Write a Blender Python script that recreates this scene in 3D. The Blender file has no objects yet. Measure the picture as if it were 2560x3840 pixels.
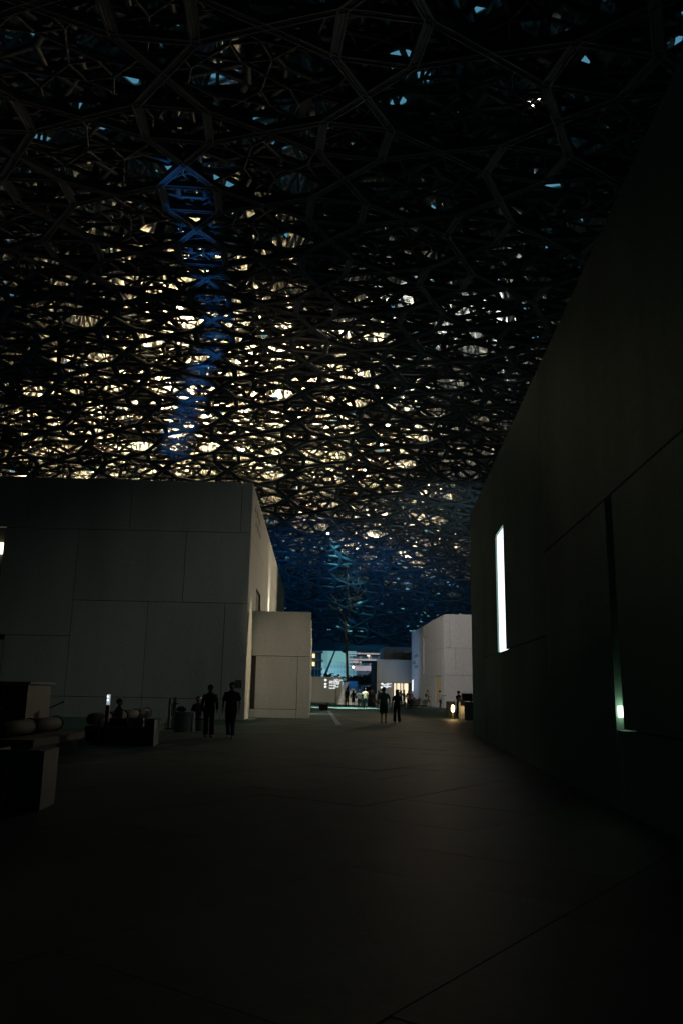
import bpy, math, random
import numpy as np
from mathutils import Vector, Matrix
random.seed(7); rng = np.random.default_rng(7)
sc = bpy.context.scene
COL = sc.collection
R = math.radians

# ------------------------------------------------------------------ camera
PITCH, ROLL, EYE = R(12.48), R(1.05), 1.63
fw = Vector((0, math.cos(PITCH), math.sin(PITCH))); rt = Vector((1, 0, 0)); up = rt.cross(fw)
RR = math.cos(ROLL) * rt + math.sin(ROLL) * up
UU = -math.sin(ROLL) * rt + math.cos(ROLL) * up
cam = bpy.data.cameras.new('camera'); camo = bpy.data.objects.new('camera', cam); COL.objects.link(camo)
cam.sensor_fit = 'VERTICAL'; cam.sensor_height = 36; cam.lens = 3010 / 3840 * 36
cam.clip_start = .05; cam.clip_end = 6000
mw = Matrix((RR, UU, -fw)).transposed().to_4x4(); mw.translation = (0, 0, EYE)
camo.matrix_world = mw; sc.camera = camo
sc.view_settings.view_transform = 'Standard'; sc.view_settings.look = 'None'
sc.view_settings.gamma = 1; sc.view_settings.exposure = 0; sc.view_settings.use_curve_mapping = False
sc.cycles.use_denoising = True
sc.cycles.max_bounces = 6; sc.cycles.diffuse_bounces = 3; sc.cycles.glossy_bounces = 3
sc.cycles.sample_clamp_indirect = 2.0

# ------------------------------------------------------------------ dusk sky
w = bpy.data.worlds.new('World'); sc.world = w; w.use_nodes = True
nt = w.node_tree; nt.nodes.clear()
sky = nt.nodes.new('ShaderNodeTexSky'); sky.sky_type = 'NISHITA'; sky.sun_disc = False
sky.sun_elevation = R(24); sky.sun_rotation = R(20); sky.air_density = 1.3; sky.dust_density = .3; sky.ozone_density = 4
tint = nt.nodes.new('ShaderNodeMixRGB'); tint.blend_type = 'MULTIPLY'; tint.inputs[0].default_value = 1
tint.inputs[2].default_value = (.42, .90, 1.0, 1)
bg = nt.nodes.new('ShaderNodeBackground'); bg.inputs[1].default_value = .05
wo = nt.nodes.new('ShaderNodeOutputWorld')
nt.links.new(sky.outputs[0], tint.inputs[1]); hazemix = nt.nodes.new('ShaderNodeMixRGB'); hazemix.inputs[0].default_value = .6; hazemix.inputs[2].default_value = (1.7, 5.4, 7.4, 1)
nt.links.new(tint.outputs[0], hazemix.inputs[1]); nt.links.new(hazemix.outputs[0], bg.inputs[0]); nt.links.new(bg.outputs[0], wo.inputs[0])

# ------------------------------------------------------------------ helpers
def lin(c): return tuple(c) + (1,)
def mat(name, col, rough=.7, var=.0, vs=2.0, bump=0., bs=40., metal=0., emit=None, es=1., objvar=0., streak=False, spec=.5, grain=0., gs=55):
    m = bpy.data.materials.new(name); m.use_nodes = True; n = m.node_tree; L = n.links
    b = n.nodes['Principled BSDF']; b.inputs['Base Color'].default_value = lin(col)
    b.inputs['Roughness'].default_value = rough; b.inputs['Metallic'].default_value = metal
    b.inputs['Specular IOR Level'].default_value = spec
    if emit:
        b.inputs['Emission Color'].default_value = lin(emit); b.inputs['Emission Strength'].default_value = es
    if var or objvar or bump or grain:
        tc = n.nodes.new('ShaderNodeTexCoord')
        geo = n.nodes.new('ShaderNodeNewGeometry')
        src = geo.outputs['Position']
        if streak:
            mp = n.nodes.new('ShaderNodeMapping'); mp.inputs['Scale'].default_value = (1, 1, .18)
            L.new(src, mp.inputs[0]); src = mp.outputs[0]
        fac = None
        def add(a, b_):
            if a is None: return b_
            x = n.nodes.new('ShaderNodeMath'); x.operation = 'ADD'; L.new(a, x.inputs[0]); L.new(b_, x.inputs[1]); return x.outputs[0]
        def scaled(sock, k):
            x = n.nodes.new('ShaderNodeMath'); x.operation = 'MULTIPLY_ADD'; L.new(sock, x.inputs[0]); x.inputs[1].default_value = 2 * k; x.inputs[2].default_value = -k; return x.outputs[0]
        if var:
            no = n.nodes.new('ShaderNodeTexNoise'); no.inputs['Scale'].default_value = vs; no.inputs['Detail'].default_value = 6; no.inputs['Roughness'].default_value = .62
            L.new(src, no.inputs[0]); fac = add(fac, scaled(no.outputs[0], var * 1.6))
        if grain:
            no = n.nodes.new('ShaderNodeTexNoise'); no.inputs['Scale'].default_value = gs; no.inputs['Detail'].default_value = 2
            L.new(geo.outputs['Position'], no.inputs[0]); fac = add(fac, scaled(no.outputs[0], grain))
        if objvar:
            oi = n.nodes.new('ShaderNodeObjectInfo'); fac = add(fac, scaled(oi.outputs['Random'], objvar))
        if fac is not None:
            hs = n.nodes.new('ShaderNodeMath'); hs.operation = 'ADD'; hs.inputs[1].default_value = 1; L.new(fac, hs.inputs[0])
            mx = n.nodes.new('ShaderNodeVectorMath'); mx.operation = 'SCALE'; mx.inputs[0].default_value = col; L.new(hs.outputs[0], mx.inputs['Scale'])
            L.new(mx.outputs[0], b.inputs['Base Color'])
        if bump:
            no = n.nodes.new('ShaderNodeTexNoise'); no.inputs['Scale'].default_value = bs; no.inputs['Detail'].default_value = 5
            L.new(src, no.inputs[0]); bp = n.nodes.new('ShaderNodeBump'); bp.inputs['Strength'].default_value = bump; bp.inputs['Distance'].default_value = .02
            L.new(no.outputs[0], bp.inputs['Height']); L.new(bp.outputs[0], b.inputs['Normal'])
    return m

M = {}
M['concrete'] = mat('pale fibre concrete', (.37, .39, .36), .8, .2, .5, .25, 30, objvar=.05, streak=True, grain=.3, gs=16)
M['concrete_w'] = mat('white concrete', (.50, .49, .47), .8, .10, .4, .2, 30, objvar=.03, streak=True, grain=.3, gs=9)
M['joint'] = mat('dark joint backing', (.05, .05, .05), .9)
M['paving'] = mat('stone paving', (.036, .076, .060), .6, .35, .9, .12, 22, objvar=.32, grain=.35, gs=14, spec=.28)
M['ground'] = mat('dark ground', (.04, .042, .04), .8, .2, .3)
M['channel'] = mat('channel cover', (.28, .29, .28), .3, .1, 3)
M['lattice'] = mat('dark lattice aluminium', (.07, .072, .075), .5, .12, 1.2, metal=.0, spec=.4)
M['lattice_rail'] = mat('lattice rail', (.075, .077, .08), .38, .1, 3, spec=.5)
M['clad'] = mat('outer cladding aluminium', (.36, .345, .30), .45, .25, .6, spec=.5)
M['strut'] = mat('white truss steel', (.38, .36, .33), .5)
M['rim'] = mat('rim steel', (.035, .04, .045), .6, .2, .3)
M['black'] = mat('black metal', (.015, .015, .016), .45)
M['blackcloth'] = mat('black fabric', (.012, .012, .014), .9, bump=.3, bs=60)
M['tealwin'] = mat('haze-toned window', (.40, .56, .60), .3, metal=.6)  # distance haze put into the window colour
M['glass'] = mat('dark glass', (.02, .03, .035), .08, spec=.8)
M['bark'] = mat('bronze bark', (.05, .04, .027), .75, .4, 3, .8, 12)
M['marble'] = mat('carved pale marble', (.5, .48, .42), .6, .6, 2.2, 1.0, 4)
M['mirror'] = mat('mirror facet', (.85, .87, .9), .05, metal=1)
M['leaf'] = mat('palm leaf', (.05, .075, .04), .6, .4, .5)
M['furn'] = mat('pale furniture laminate', (.12, .14, .13), .6, .08, 2)
M['wicker'] = mat('tan upholstery', (.075, .07, .05), .85, .2, 5, .3, 60)
M['glass_clear'] = mat('clear door glass', (.9, .95, .92), .02); M['glass_clear'].node_tree.nodes['Principled BSDF'].inputs['Transmission Weight'].default_value = 1; M['glass_clear'].node_tree.nodes['Principled BSDF'].inputs['IOR'].default_value = 1.02
M['gold'] = mat('brass door leaf', (.55, .36, .10), .4, .1, 1, metal=0)
M['white'] = mat('white paint', (.75, .75, .75), .5)
M['slabedge'] = mat('balcony slab edge', (.8, .78, .8), .7, .1, .2)
M['teal'] = mat('haze-toned glass facade', (.55, .72, .74), .35, .12, .05, metal=.6)  # far haze and sky tone put into this base colour
M['aptglass'] = mat('apartment glazing', (.06, .11, .13), .15, .2, .1)
M['railing'] = mat('grey railing', (.25, .26, .27), .6)
M['blueclad'] = mat('blue-lit render', (.35, .42, .5), .7, .15, .5)  # blue lamplight on the pavilion put into the base colour
M['crane'] = mat('crane steel', (.16, .12, .13), .6)
M['skin_a'] = mat('skin brown', (.26, .14, .09), .55); M['skin_b'] = mat('skin light', (.42, .26, .18), .55)
M['hair'] = mat('dark hair', (.012, .01, .009), .5, bump=.5, bs=80)
M['eye'] = mat('eye', (.5, .5, .5), .2)
def cloth(n, c): M[n] = mat(n + ' cloth', c, .9, .15, 6, .25, 50)
cloth('navy', (.02, .03, .05)); cloth('tealtee', (.035, .085, .085)); cloth('greyshort', (.07, .065, .055)); cloth('olive', (.035, .04, .03))
cloth('cream', (.42, .38, .24)); cloth('denim', (.03, .035, .045)); cloth('red', (.28, .05, .035)); cloth('pink', (.45, .28, .24)); cloth('sage', (.10, .15, .14))
cloth('rose', (.30, .2, .18)); cloth('khaki', (.16, .12, .09)); cloth('whiteshirt', (.42, .40, .36)); cloth('apron', (.35, .33, .27)); cloth('cap', (.01, .03, .04)); cloth('charcoal', (.02, .02, .022))
def emis(n, c, s): M[n] = mat(n, (.8, .8, .8), .5, emit=c, es=s)
emis('warm_bulb', (1, .82, .49), 3800); emis('cool_bulb', (.85, .97, 1), 700); emis('spot_glow', (.8, 1, 1), 14); emis('slit_glow', (.93, .95, 1), 1.6)
emis('amber_lamp', (1, .62, .25), 14); emis('niche_lamp', (.85, 1, .72), 3.2); emis('warm_panel', (1, .88, .6), 3.0)
emis('sign_glow', (.9, .95, 1), 1.3); emis('room_glow', (1, .8, .56), 1.15); emis('win_glow', (1, .72, .38), 1.5); emis('win_dim', (1, .66, .42), .3)
emis('phone_glow', (.75, .95, 1), .35); emis('tiny_glow', (.9, 1, 1), 4); emis('street_glow', (1, .9, .95), 5); emis('green_glow', (.3, .9, .7), 1.5)

def link(o, parent=None):
    COL.objects.link(o)
    if parent is not None: o.parent = parent
    return o
def me_obj(name, V, F, m=None, parent=None, smooth=False, M4=None):
    me = bpy.data.meshes.new(name); me.from_pydata([tuple(v) for v in V], [], F); me.update()
    if smooth: me.polygons.foreach_set('use_smooth', [True] * len(me.polygons))
    if m is not None: me.materials.append(M[m] if isinstance(m, str) else m)
    o = bpy.data.objects.new(name, me)
    if M4 is not None: o.matrix_local = M4
    return link(o, parent)
def tag(o, label=None, cat=None, group=None, kind=None):
    if label: o['label'] = label
    if cat: o['category'] = cat
    if group: o['group'] = group
    if kind: o['kind'] = kind
    return o
def thing(name, label, cat, loc=(0, 0, 0), rz=0, group=None):
    o = bpy.data.objects.new(name, None); o.empty_display_size = .2; o.location = loc; o.rotation_euler = (0, 0, rz); COL.objects.link(o)
    return tag(o, label, cat, group)
class G:
    """collects shapes into one mesh"""
    def __init__(s): s.V = []; s.F = []
    def box(s, a, b):
        (x0, y0, z0), (x1, y1, z1) = a, b; n = len(s.V)
        s.V += [(x0, y0, z0), (x1, y0, z0), (x1, y1, z0), (x0, y1, z0), (x0, y0, z1), (x1, y0, z1), (x1, y1, z1), (x0, y1, z1)]
        s.F += [tuple(n + i for i in f) for f in ((0, 3, 2, 1), (4, 5, 6, 7), (0, 1, 5, 4), (1, 2, 6, 5), (2, 3, 7, 6), (3, 0, 4, 7))]; return s
    def bar(s, p, q, wx, wz=None, upv=(0, 0, 1)):
        wz = wz or wx; p = Vector(p); q = Vector(q); d = (q - p).normalized(); u = Vector(upv)
        if abs(d.dot(u)) > .95: u = Vector((1, 0, 0))
        sd = d.cross(u).normalized(); u = sd.cross(d).normalized(); n = len(s.V)
        for c in (p, q):
            for a, b in ((-1, -1), (1, -1), (1, 1), (-1, 1)): s.V.append(tuple(c + sd * a * wx / 2 + u * b * wz / 2))
        s.F += [tuple(n + i for i in f) for f in ((0, 1, 2, 3), (7, 6, 5, 4), (0, 4, 5, 1), (1, 5, 6, 2), (2, 6, 7, 3), (3, 7, 4, 0))]; return s
    def tube(s, pts, rad, seg=8, caps=True, flat=1.0):
        pts = [Vector(p) for p in pts]; n = len(s.V); k = len(pts); prev = None
        for i, p in enumerate(pts):
            d = (pts[min(i + 1, k - 1)] - pts[max(i - 1, 0)]).normalized()
            u = Vector((0, 1, 0)) if abs(d.y) < .9 else Vector((0, 0, 1))
            if prev is not None: u = prev
            sd = d.cross(u).normalized(); u = sd.cross(d).normalized(); prev = u
            r = rad[i] if isinstance(rad, (list, tuple)) else rad
            for j in range(seg):
                a = 2 * math.pi * j / seg; s.V.append(tuple(p + sd * math.cos(a) * r + u * math.sin(a) * r * flat))
        for i in range(k - 1):
            for j in range(seg):
                a = n + i * seg + j; b = n + i * seg + (j + 1) % seg; s.F.append((a, b, b + seg, a + seg))
        if caps:
            s.F.append(tuple(n + j for j in range(seg))[::-1]); s.F.append(tuple(n + (k - 1) * seg + j for j in range(seg)))
        return s
    def loft(s, rings, seg=14):
        """rings: (cx,cy,z,rx,ry)"""
        n = len(s.V)
        for cx, cy, z, rx, ry in rings:
            for j in range(seg):
                a = 2 * math.pi * j / seg; s.V.append((cx + rx * math.cos(a), cy + ry * math.sin(a), z))
        for i in range(len(rings) - 1):
            for j in range(seg):
                a = n + i * seg + j; b = n + i * seg + (j + 1) % seg; s.F.append((a, b, b + seg, a + seg))
        s.F.append(tuple(n + j for j in range(seg))[::-1]); s.F.append(tuple(n + (len(rings) - 1) * seg + j for j in range(seg)))
        return s
    def ball(s, c, r, seg=10, rings=7, sc_=(1, 1, 1)):
        rr = []
        for i in range(rings + 1):
            t = math.pi * (i + .02) / (rings + .04); rr.append((c[0], c[1], c[2] - r * math.cos(t) * sc_[2], r * math.sin(t) * sc_[0], r * math.sin(t) * sc_[1]))
        return s.loft(rr, seg)
    def torus(s, c, r, t, seg=16, axis='x'):
        n = len(s.V)
        for i in range(seg):
            a = 2 * math.pi * i / seg
            for j in range(6):
                b = 2 * math.pi * j / 6; q = r + t * math.cos(b); h = t * math.sin(b)
                if axis == 'x': s.V.append((c[0] + h, c[1] + q * math.cos(a), c[2] + q * math.sin(a)))
                else: s.V.append((c[0] + q * math.cos(a), c[1] + q * math.sin(a), c[2] + h))
        for i in range(seg):
            for j in range(6):
                s.F.append((n + i * 6 + j, n + ((i + 1) % seg) * 6 + j, n + ((i + 1) % seg) * 6 + (j + 1) % 6, n + i * 6 + (j + 1) % 6))
        return s
    def obj(s, name, m, parent=None, smooth=False): return me_obj(name, s.V, s.F, m, parent, smooth)

def frame4(P0, az):
    """local x = along the wall (azimuth az), y = into the wall's right-hand... z up"""
    a = R(az); t = Vector((math.sin(a), math.cos(a), 0)); n = Vector((math.cos(a), -math.sin(a), 0))
    m = Matrix((t, -n, Vector((0, 0, 1)))).transposed().to_4x4(); m.translation = (P0[0], P0[1], 0); return m
# in frame4 coordinates: x along t, y = -n (n is the right-hand normal), z up
TH = .22
def panels(parent, P0, az, rects, side, m='concrete', gap=.028, th=TH, name='wall_panel'):
    """side=+1: outside is the right-hand normal, -1: the left-hand one"""
    F4 = frame4(P0, az)
    for r in rects:
        s0, s1, z0, z1 = r[:4]; g = gap / 2
        y0, y1 = (0, th) if side > 0 else (-th, 0)
        me_obj_ = G().box((s0 + g, y0, z0 + (g if z0 > .01 else 0)), (s1 - g, y1, z1 - (g if not (len(r) > 4) else 0))).obj(name, m, parent)
        me_obj_.matrix_local = F4
def boxin(parent, name, P0, az, a, b, m):
    o = G().box(a, b).obj(name, m, parent); o.matrix_local = frame4(P0, az); return o
def lamp_light(name, parent, kind, loc, col, power, target=None, size=40, blend=.4, radius=.1, sx=1, sy=1):
    l = bpy.data.lights.new(name, kind); l.color = col; l.energy = power
    if kind == 'SPOT': l.spot_size = R(size); l.spot_blend = blend; l.shadow_soft_size = radius
    elif kind == 'POINT': l.shadow_soft_size = radius
    elif kind == 'AREA': l.shape = 'RECTANGLE'; l.size = sx; l.size_y = sy
    o = bpy.data.objects.new(name, l); o.location = loc
    if target is not None: o.rotation_euler = (Vector(target) - Vector(loc)).to_track_quat('-Z', 'Y').to_euler()
    COL.objects.link(o)
    if parent is not None: o.parent = parent; o.matrix_parent_inverse = parent.matrix_basis.inverted()
    return o

# ------------------------------------------------------------------ ground and paving
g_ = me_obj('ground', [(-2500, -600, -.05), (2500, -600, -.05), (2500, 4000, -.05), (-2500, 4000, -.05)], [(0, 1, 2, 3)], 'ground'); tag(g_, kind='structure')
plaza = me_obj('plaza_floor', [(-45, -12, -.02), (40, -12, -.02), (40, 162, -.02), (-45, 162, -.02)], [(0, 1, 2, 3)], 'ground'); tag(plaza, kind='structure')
GA = R(36); ga = np.array([math.sin(GA), math.cos(GA)]); gb = np.array([math.cos(GA), -math.sin(GA)])
slabs = []
v = -120.
while v < 120:
    wv = random.choice([.9, 1.25, 1.25, 1.8, 2.2]); u = -60 + random.random() * 2
    while u < 180:
        lu = random.choice([1.2, 1.9, 2.4, 3.2]); c = ga * (u + lu / 2) + gb * (v + wv / 2)
        if -44 < c[0] < 39 and -8 < c[1] < 160: slabs.append((u, u + lu, v, v + wv, c))
        u += lu
    v += wv
def slab_seen(c):
    x, y = c
    if y < 3.0: return 1e9
    if abs(x) / y > .47: return 1e9
    if x > 3.34 + .061 * y and y < 33: return 1e9
    return math.hypot(x, y)
slabs.sort(key=lambda s: slab_seen(s[4]))
def slab_geo(g, s, dz):
    u0, u1, v0, v1, c = s; q = .0035
    P = [ga * (u0 + q) + gb * (v0 + q), ga * (u0 + q) + gb * (v1 - q), ga * (u1 - q) + gb * (v1 - q), ga * (u1 - q) + gb * (v0 + q)]
    n = len(g.V); g.V += [(p[0], p[1], -.019) for p in P] + [(p[0], p[1], dz) for p in P]
    g.F += [(n + 4, n + 5, n + 6, n + 7)[::-1]] + [(n + i, n + (i + 1) % 4, n + 4 + (i + 1) % 4, n + 4 + i) for i in range(4)]
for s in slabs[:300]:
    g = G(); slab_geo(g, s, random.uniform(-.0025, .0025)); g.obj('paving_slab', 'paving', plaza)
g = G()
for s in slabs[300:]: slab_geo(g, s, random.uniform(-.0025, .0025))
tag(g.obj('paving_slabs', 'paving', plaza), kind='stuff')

# ------------------------------------------------------------------ the dome
DC = np.array([-10., 75.]); DR = 90.; RS = 199.; ZR = 10.2; HZ = math.sqrt(RS**2 - DR**2)
def dz(x, y): return ZR + np.sqrt(np.maximum(RS**2 - (x - DC[0])**2 - (y - DC[1])**2, 0)) - HZ
def rr_(x, y): return np.hypot(x - DC[0], y - DC[1])
def off_outer(x, y): return 2.2 + 4.6 * np.sqrt(np.clip(1 - (rr_(x, y) / DR)**2, 0, 1))
dome = thing('perforated_dome', 'vast shallow metal lattice dome spanning above all the pale buildings', 'dome roof', (DC[0], DC[1], 0))
def pattern(a, rot, anchor, ymin=-6):
    p = a * (1 + math.sqrt(3)); n = int(200 / p) + 2; i, j = np.meshgrid(np.arange(-n, n + 1), np.arange(-n, n + 1)); cx = i.ravel() * p; cy = j.ravel() * p
    h = a / 2; ap = p / 2
    segs = [(-h, -h, h, -h), (h, -h, h, h), (h, h, -h, h), (-h, h, -h, -h),
            (-h, h, 0, ap), (h, h, 0, ap), (-h, -h, 0, -ap), (h, -h, 0, -ap), (h, h, ap, 0), (h, -h, ap, 0), (-h, h, -ap, 0), (-h, -h, -ap, 0)]
    S = np.concatenate([np.stack([cx + s[0], cy + s[1], cx + s[2], cy + s[3]], 1) for s in segs])
    c, s_ = math.cos(R(rot)), math.sin(R(rot))
    out = np.empty_like(S)
    for k in (0, 2):
        out[:, k] = anchor[0] + S[:, k] * c + S[:, k + 1] * s_; out[:, k + 1] = anchor[1] - S[:, k] * s_ + S[:, k + 1] * c
    mx = (out[:, 0] + out[:, 2]) / 2; my = (out[:, 1] + out[:, 3]) / 2
    ok = (rr_(out[:, 0], out[:, 1]) < DR) & (rr_(out[:, 2], out[:, 3]) < DR)
    return out[ok]
def beams_mesh(name, A, B, wd, ht, m, jit=0., caps=False):
    """many box beams between points A and B"""
    n = len(A); d = B - A; L = np.linalg.norm(d, axis=1, keepdims=True); d = d / L
    upn = np.stack([(A[:, 0] - DC[0]) / RS, (A[:, 1] - DC[1]) / RS, np.full(n, .92)], 1)
    sd = np.cross(d, upn); sd /= np.linalg.norm(sd, axis=1, keepdims=True); u = np.cross(sd, d)
    W = wd * (1 + jit * (rng.random((n, 1)) - .5)); Hh = ht * (1 + jit * (rng.random((n, 1)) - .5))
    V = np.empty((n, 8, 3), np.float32)
    for k, (e, a, b) in enumerate([(0, -1, -1), (0, 1, -1), (0, 1, 1), (0, -1, 1), (1, -1, -1), (1, 1, -1), (1, 1, 1), (1, -1, 1)]):
        V[:, k] = (A if e == 0 else B) + sd * W / 2 * a + u * Hh / 2 * b
    f = np.array([(0, 4, 5, 1), (1, 5, 6, 2), (2, 6, 7, 3), (3, 7, 4, 0)] + ([(0, 1, 2, 3), (7, 6, 5, 4)] if caps else []))
    F = (np.arange(n)[:, None, None] * 8 + f[None]).reshape(-1, 4)
    me = bpy.data.meshes.new(name); nv = n * 8; nf = len(F)
    me.vertices.add(nv); me.vertices.foreach_set('co', V.reshape(-1)); me.loops.add(nf * 4); me.loops.foreach_set('vertex_index', F.reshape(-1).astype(np.int32))
    me.polygons.add(nf); me.polygons.foreach_set('loop_start', (np.arange(nf) * 4).astype(np.int32)); me.polygons.foreach_set('loop_total', np.full(nf, 4, np.int32))
    me.update(calc_edges=True); me.materials.append(M[m]); o = bpy.data.objects.new(name, me); COL.objects.link(o); o.parent = dome
    o.matrix_parent_inverse = dome_inv; o['kind'] = 'stuff'; return o
dome_inv = Matrix.Translation((-DC[0], -DC[1], 0))
def to3(S, off):
    A = np.stack([S[:, 0], S[:, 1], dz(S[:, 0], S[:, 1]) + (off(S[:, 0], S[:, 1]) if callable(off) else off)], 1)
    B = np.stack([S[:, 2], S[:, 3], dz(S[:, 2], S[:, 3]) + (off(S[:, 2], S[:, 3]) if callable(off) else off)], 1); return A, B
RA = -5.8; aL = 3.04; pL = aL * (1 + math.sqrt(3))
ax, ay = -10.1, 53.0      # an X crossing; cell centres sit half a period away along the chain
anc = (ax + math.sin(R(RA)) * pL / 2, ay + math.cos(R(RA)) * pL / 2)
# lowest layer: nearest 300 beams as pieces with grooved profile
S1 = pattern(aL, RA, anc); A1, B1 = to3(S1, 0)
mid = (A1 + B1) / 2 - np.array([0, 0, EYE]); RRn, UUn, fwn = (np.array(q) for q in (RR, UU, fw))
dep = mid @ fwn; px = (mid @ RRn) / np.maximum(dep, .1); py = (mid @ UUn) / np.maximum(dep, .1)
seen = (dep > 3) & (np.abs(px) < .46) & (np.abs(py) < .67)
key = np.where(seen, np.linalg.norm(mid, axis=1), 1e6); order = np.argsort(key); near, far = order[:300], order[300:]
def beam_profile():
    # channel profile seen from below: two raised rails and a groove
    prof = [(-.21, -.15), (-.12, -.15), (-.11, -.10), (-.02, -.10), (-.012, -.125), (.012, -.125), (.02, -.10), (.11, -.10), (.12, -.15), (.21, -.15), (.21, .15), (-.21, .15)]
    n = len(prof); V = [(0, x, z) for x, z in prof] + [(1, x, z) for x, z in prof]
    F = [(i, (i + 1) % n, n + (i + 1) % n, n + i) for i in range(n)] + [tuple(range(n))[::-1], tuple(range(n, 2 * n))]
    me = bpy.data.meshes.new('lattice_beam'); me.from_pydata(V, [], F); me.update(); me.materials.append(M['lattice_rail']); return me
bme = beam_profile()
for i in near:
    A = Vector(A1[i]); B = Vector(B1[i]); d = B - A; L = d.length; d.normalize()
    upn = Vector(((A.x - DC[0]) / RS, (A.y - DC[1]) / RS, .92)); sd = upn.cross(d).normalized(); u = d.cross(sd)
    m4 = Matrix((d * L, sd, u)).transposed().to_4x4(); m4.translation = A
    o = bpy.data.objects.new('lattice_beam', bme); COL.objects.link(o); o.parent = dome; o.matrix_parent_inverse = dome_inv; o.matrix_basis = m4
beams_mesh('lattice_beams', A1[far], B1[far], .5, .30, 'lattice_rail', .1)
def layer(a, rot, anchor, off, wd, ht, m, jit=.25):
    S = pattern(a, rot, anchor); A, B = to3(S, off); return beams_mesh('lattice_beams' if m.startswith('latt') else 'cladding_beams', A, B, wd, ht, m, jit)
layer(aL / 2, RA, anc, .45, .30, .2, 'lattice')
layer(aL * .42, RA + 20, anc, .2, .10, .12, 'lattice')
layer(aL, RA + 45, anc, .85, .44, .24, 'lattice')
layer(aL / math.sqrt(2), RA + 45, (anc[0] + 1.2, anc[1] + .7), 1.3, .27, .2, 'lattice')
OUT = [(3.04, 22, .0, 1.2), (2.15, 67, .35, .7), (1.7, 10, .7, .56), (4.1, 40, 1.1, 1.5)]
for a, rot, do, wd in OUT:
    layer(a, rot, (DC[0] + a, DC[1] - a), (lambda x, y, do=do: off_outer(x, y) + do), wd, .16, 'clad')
# space-frame struts between the two skins, packed denser to stop lamp light spreading
n = 9500; th = rng.random(n) * 2 * math.pi; r_ = DR * np.sqrt(rng.random(n)) * .985
X = DC[0] + r_ * np.cos(th); Y = DC[1] + r_ * np.sin(th); 
X2 = X + rng.normal(0, 1.6, n); Y2 = Y + rng.normal(0, 1.6, n); k = rr_(X2, Y2) < DR; X, Y, X2, Y2 = X[k], Y[k], X2[k], Y2[k]
beams_mesh('truss_struts', np.stack([X, Y, dz(X, Y) + 1.6], 1), np.stack([X2, Y2, dz(X2, Y2) + off_outer(X2, Y2) - .3], 1), .2, .2, 'strut', .7)
# rim ring beam
g = G(); seg = 160; prof = [(-.5, -.9), (1.4, -.9), (2.1, -.2), (2.1, 2.2), (1.2, 3.0), (-.5, .1)]
for i in range(seg):
    a = 2 * math.pi * i / seg
    for q, z in prof: g.V.append(((DR + q) * math.cos(a), (DR + q) * math.sin(a), ZR + z))
npf = len(prof)
for i in range(seg):
    for j in range(npf): g.F.append((i * npf + j, ((i + 1) % seg) * npf + j, ((i + 1) % seg) * npf + (j + 1) % npf, i * npf + (j + 1) % npf))
g.obj('rim_beam', 'rim', dome)
# lamps inside the dome
def bulb_mesh(m):
    q = G().ball((0, 0, 0), .13, 8, 5); me = bpy.data.meshes.new('dome_lamp'); me.from_pydata(q.V, [], q.F); me.materials.append(M[m]); return me
emis('dim_bulb', (1, .82, .55), 1900)
bw, bc, bd = bulb_mesh('warm_bulb'), bulb_mesh('cool_bulb'), bulb_mesh('dim_bulb')
cup_ = G().loft([(0, 0, -.19, .05, .05), (0, 0, -.17, .27, .27), (0, 0, -.12, .31, .31), (0, 0, -.15, .27, .27)], 12); cup_me = bpy.data.meshes.new('added_lamp_cup'); cup_me.from_pydata(cup_.V, [], cup_.F); cup_me.materials.append(M['black'])  # shallow cup added to keep lamp light off the floor
deep_ = G().loft([(0, 0, -.24, .1, .1), (0, 0, -.22, .34, .34), (0, 0, .05, .46, .46), (0, 0, -.20, .33, .33)], 14); deep_me = bpy.data.meshes.new('added_lamp_cup'); deep_me.from_pydata(deep_.V, [], deep_.F); deep_me.materials.append(M['black'])  # deeper cup added to block more downward light
lamp_no = [0]
def put_lamp(x, y, me, frac=.55):
    o = bpy.data.objects.new('dome_lamp', me); COL.objects.link(o); o.parent = dome; o.matrix_parent_inverse = dome_inv
    o.location = (x, y, float(dz(x, y)) + 1.6 + (float(off_outer(x, y)) - 1.6) * frac)
    lamp_no[0] += 1; c = bpy.data.objects.new('added_lamp_cup', cup_me if lamp_no[0] % 4 == 0 else deep_me); COL.objects.link(c); c.parent = o
lr = random.Random(11)
cnt = 0
while cnt < 118:
    azm = lr.gauss(-8, 6.8); yy = lr.triangular(72, 122, 98)
    if azm < -25 or azm > 4.5: continue
    xx = yy * math.tan(R(azm)); put_lamp(xx, yy, bw, lr.uniform(.2, .85)); cnt += 1
for k in range(18):
    azm = lr.uniform(2, 13); yy = lr.uniform(58, 110); put_lamp(yy * math.tan(R(azm)), yy, bc, lr.uniform(.4, .8))
for k in range(26):
    azm = lr.uniform(-4.5, 9); yy = lr.uniform(112, 142); put_lamp(yy * math.tan(R(azm)), yy, bd, lr.uniform(.35, .8))
for k in range(16):
    azm = lr.gauss(-7.5, 2.6); yy = lr.uniform(84, 110); put_lamp(yy * math.tan(R(azm)), yy, bw, lr.uniform(.45, .85))
for yy in (62, 64.5, 67, 70, 73): put_lamp(-.222 * yy, yy, bw, .15)

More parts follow.
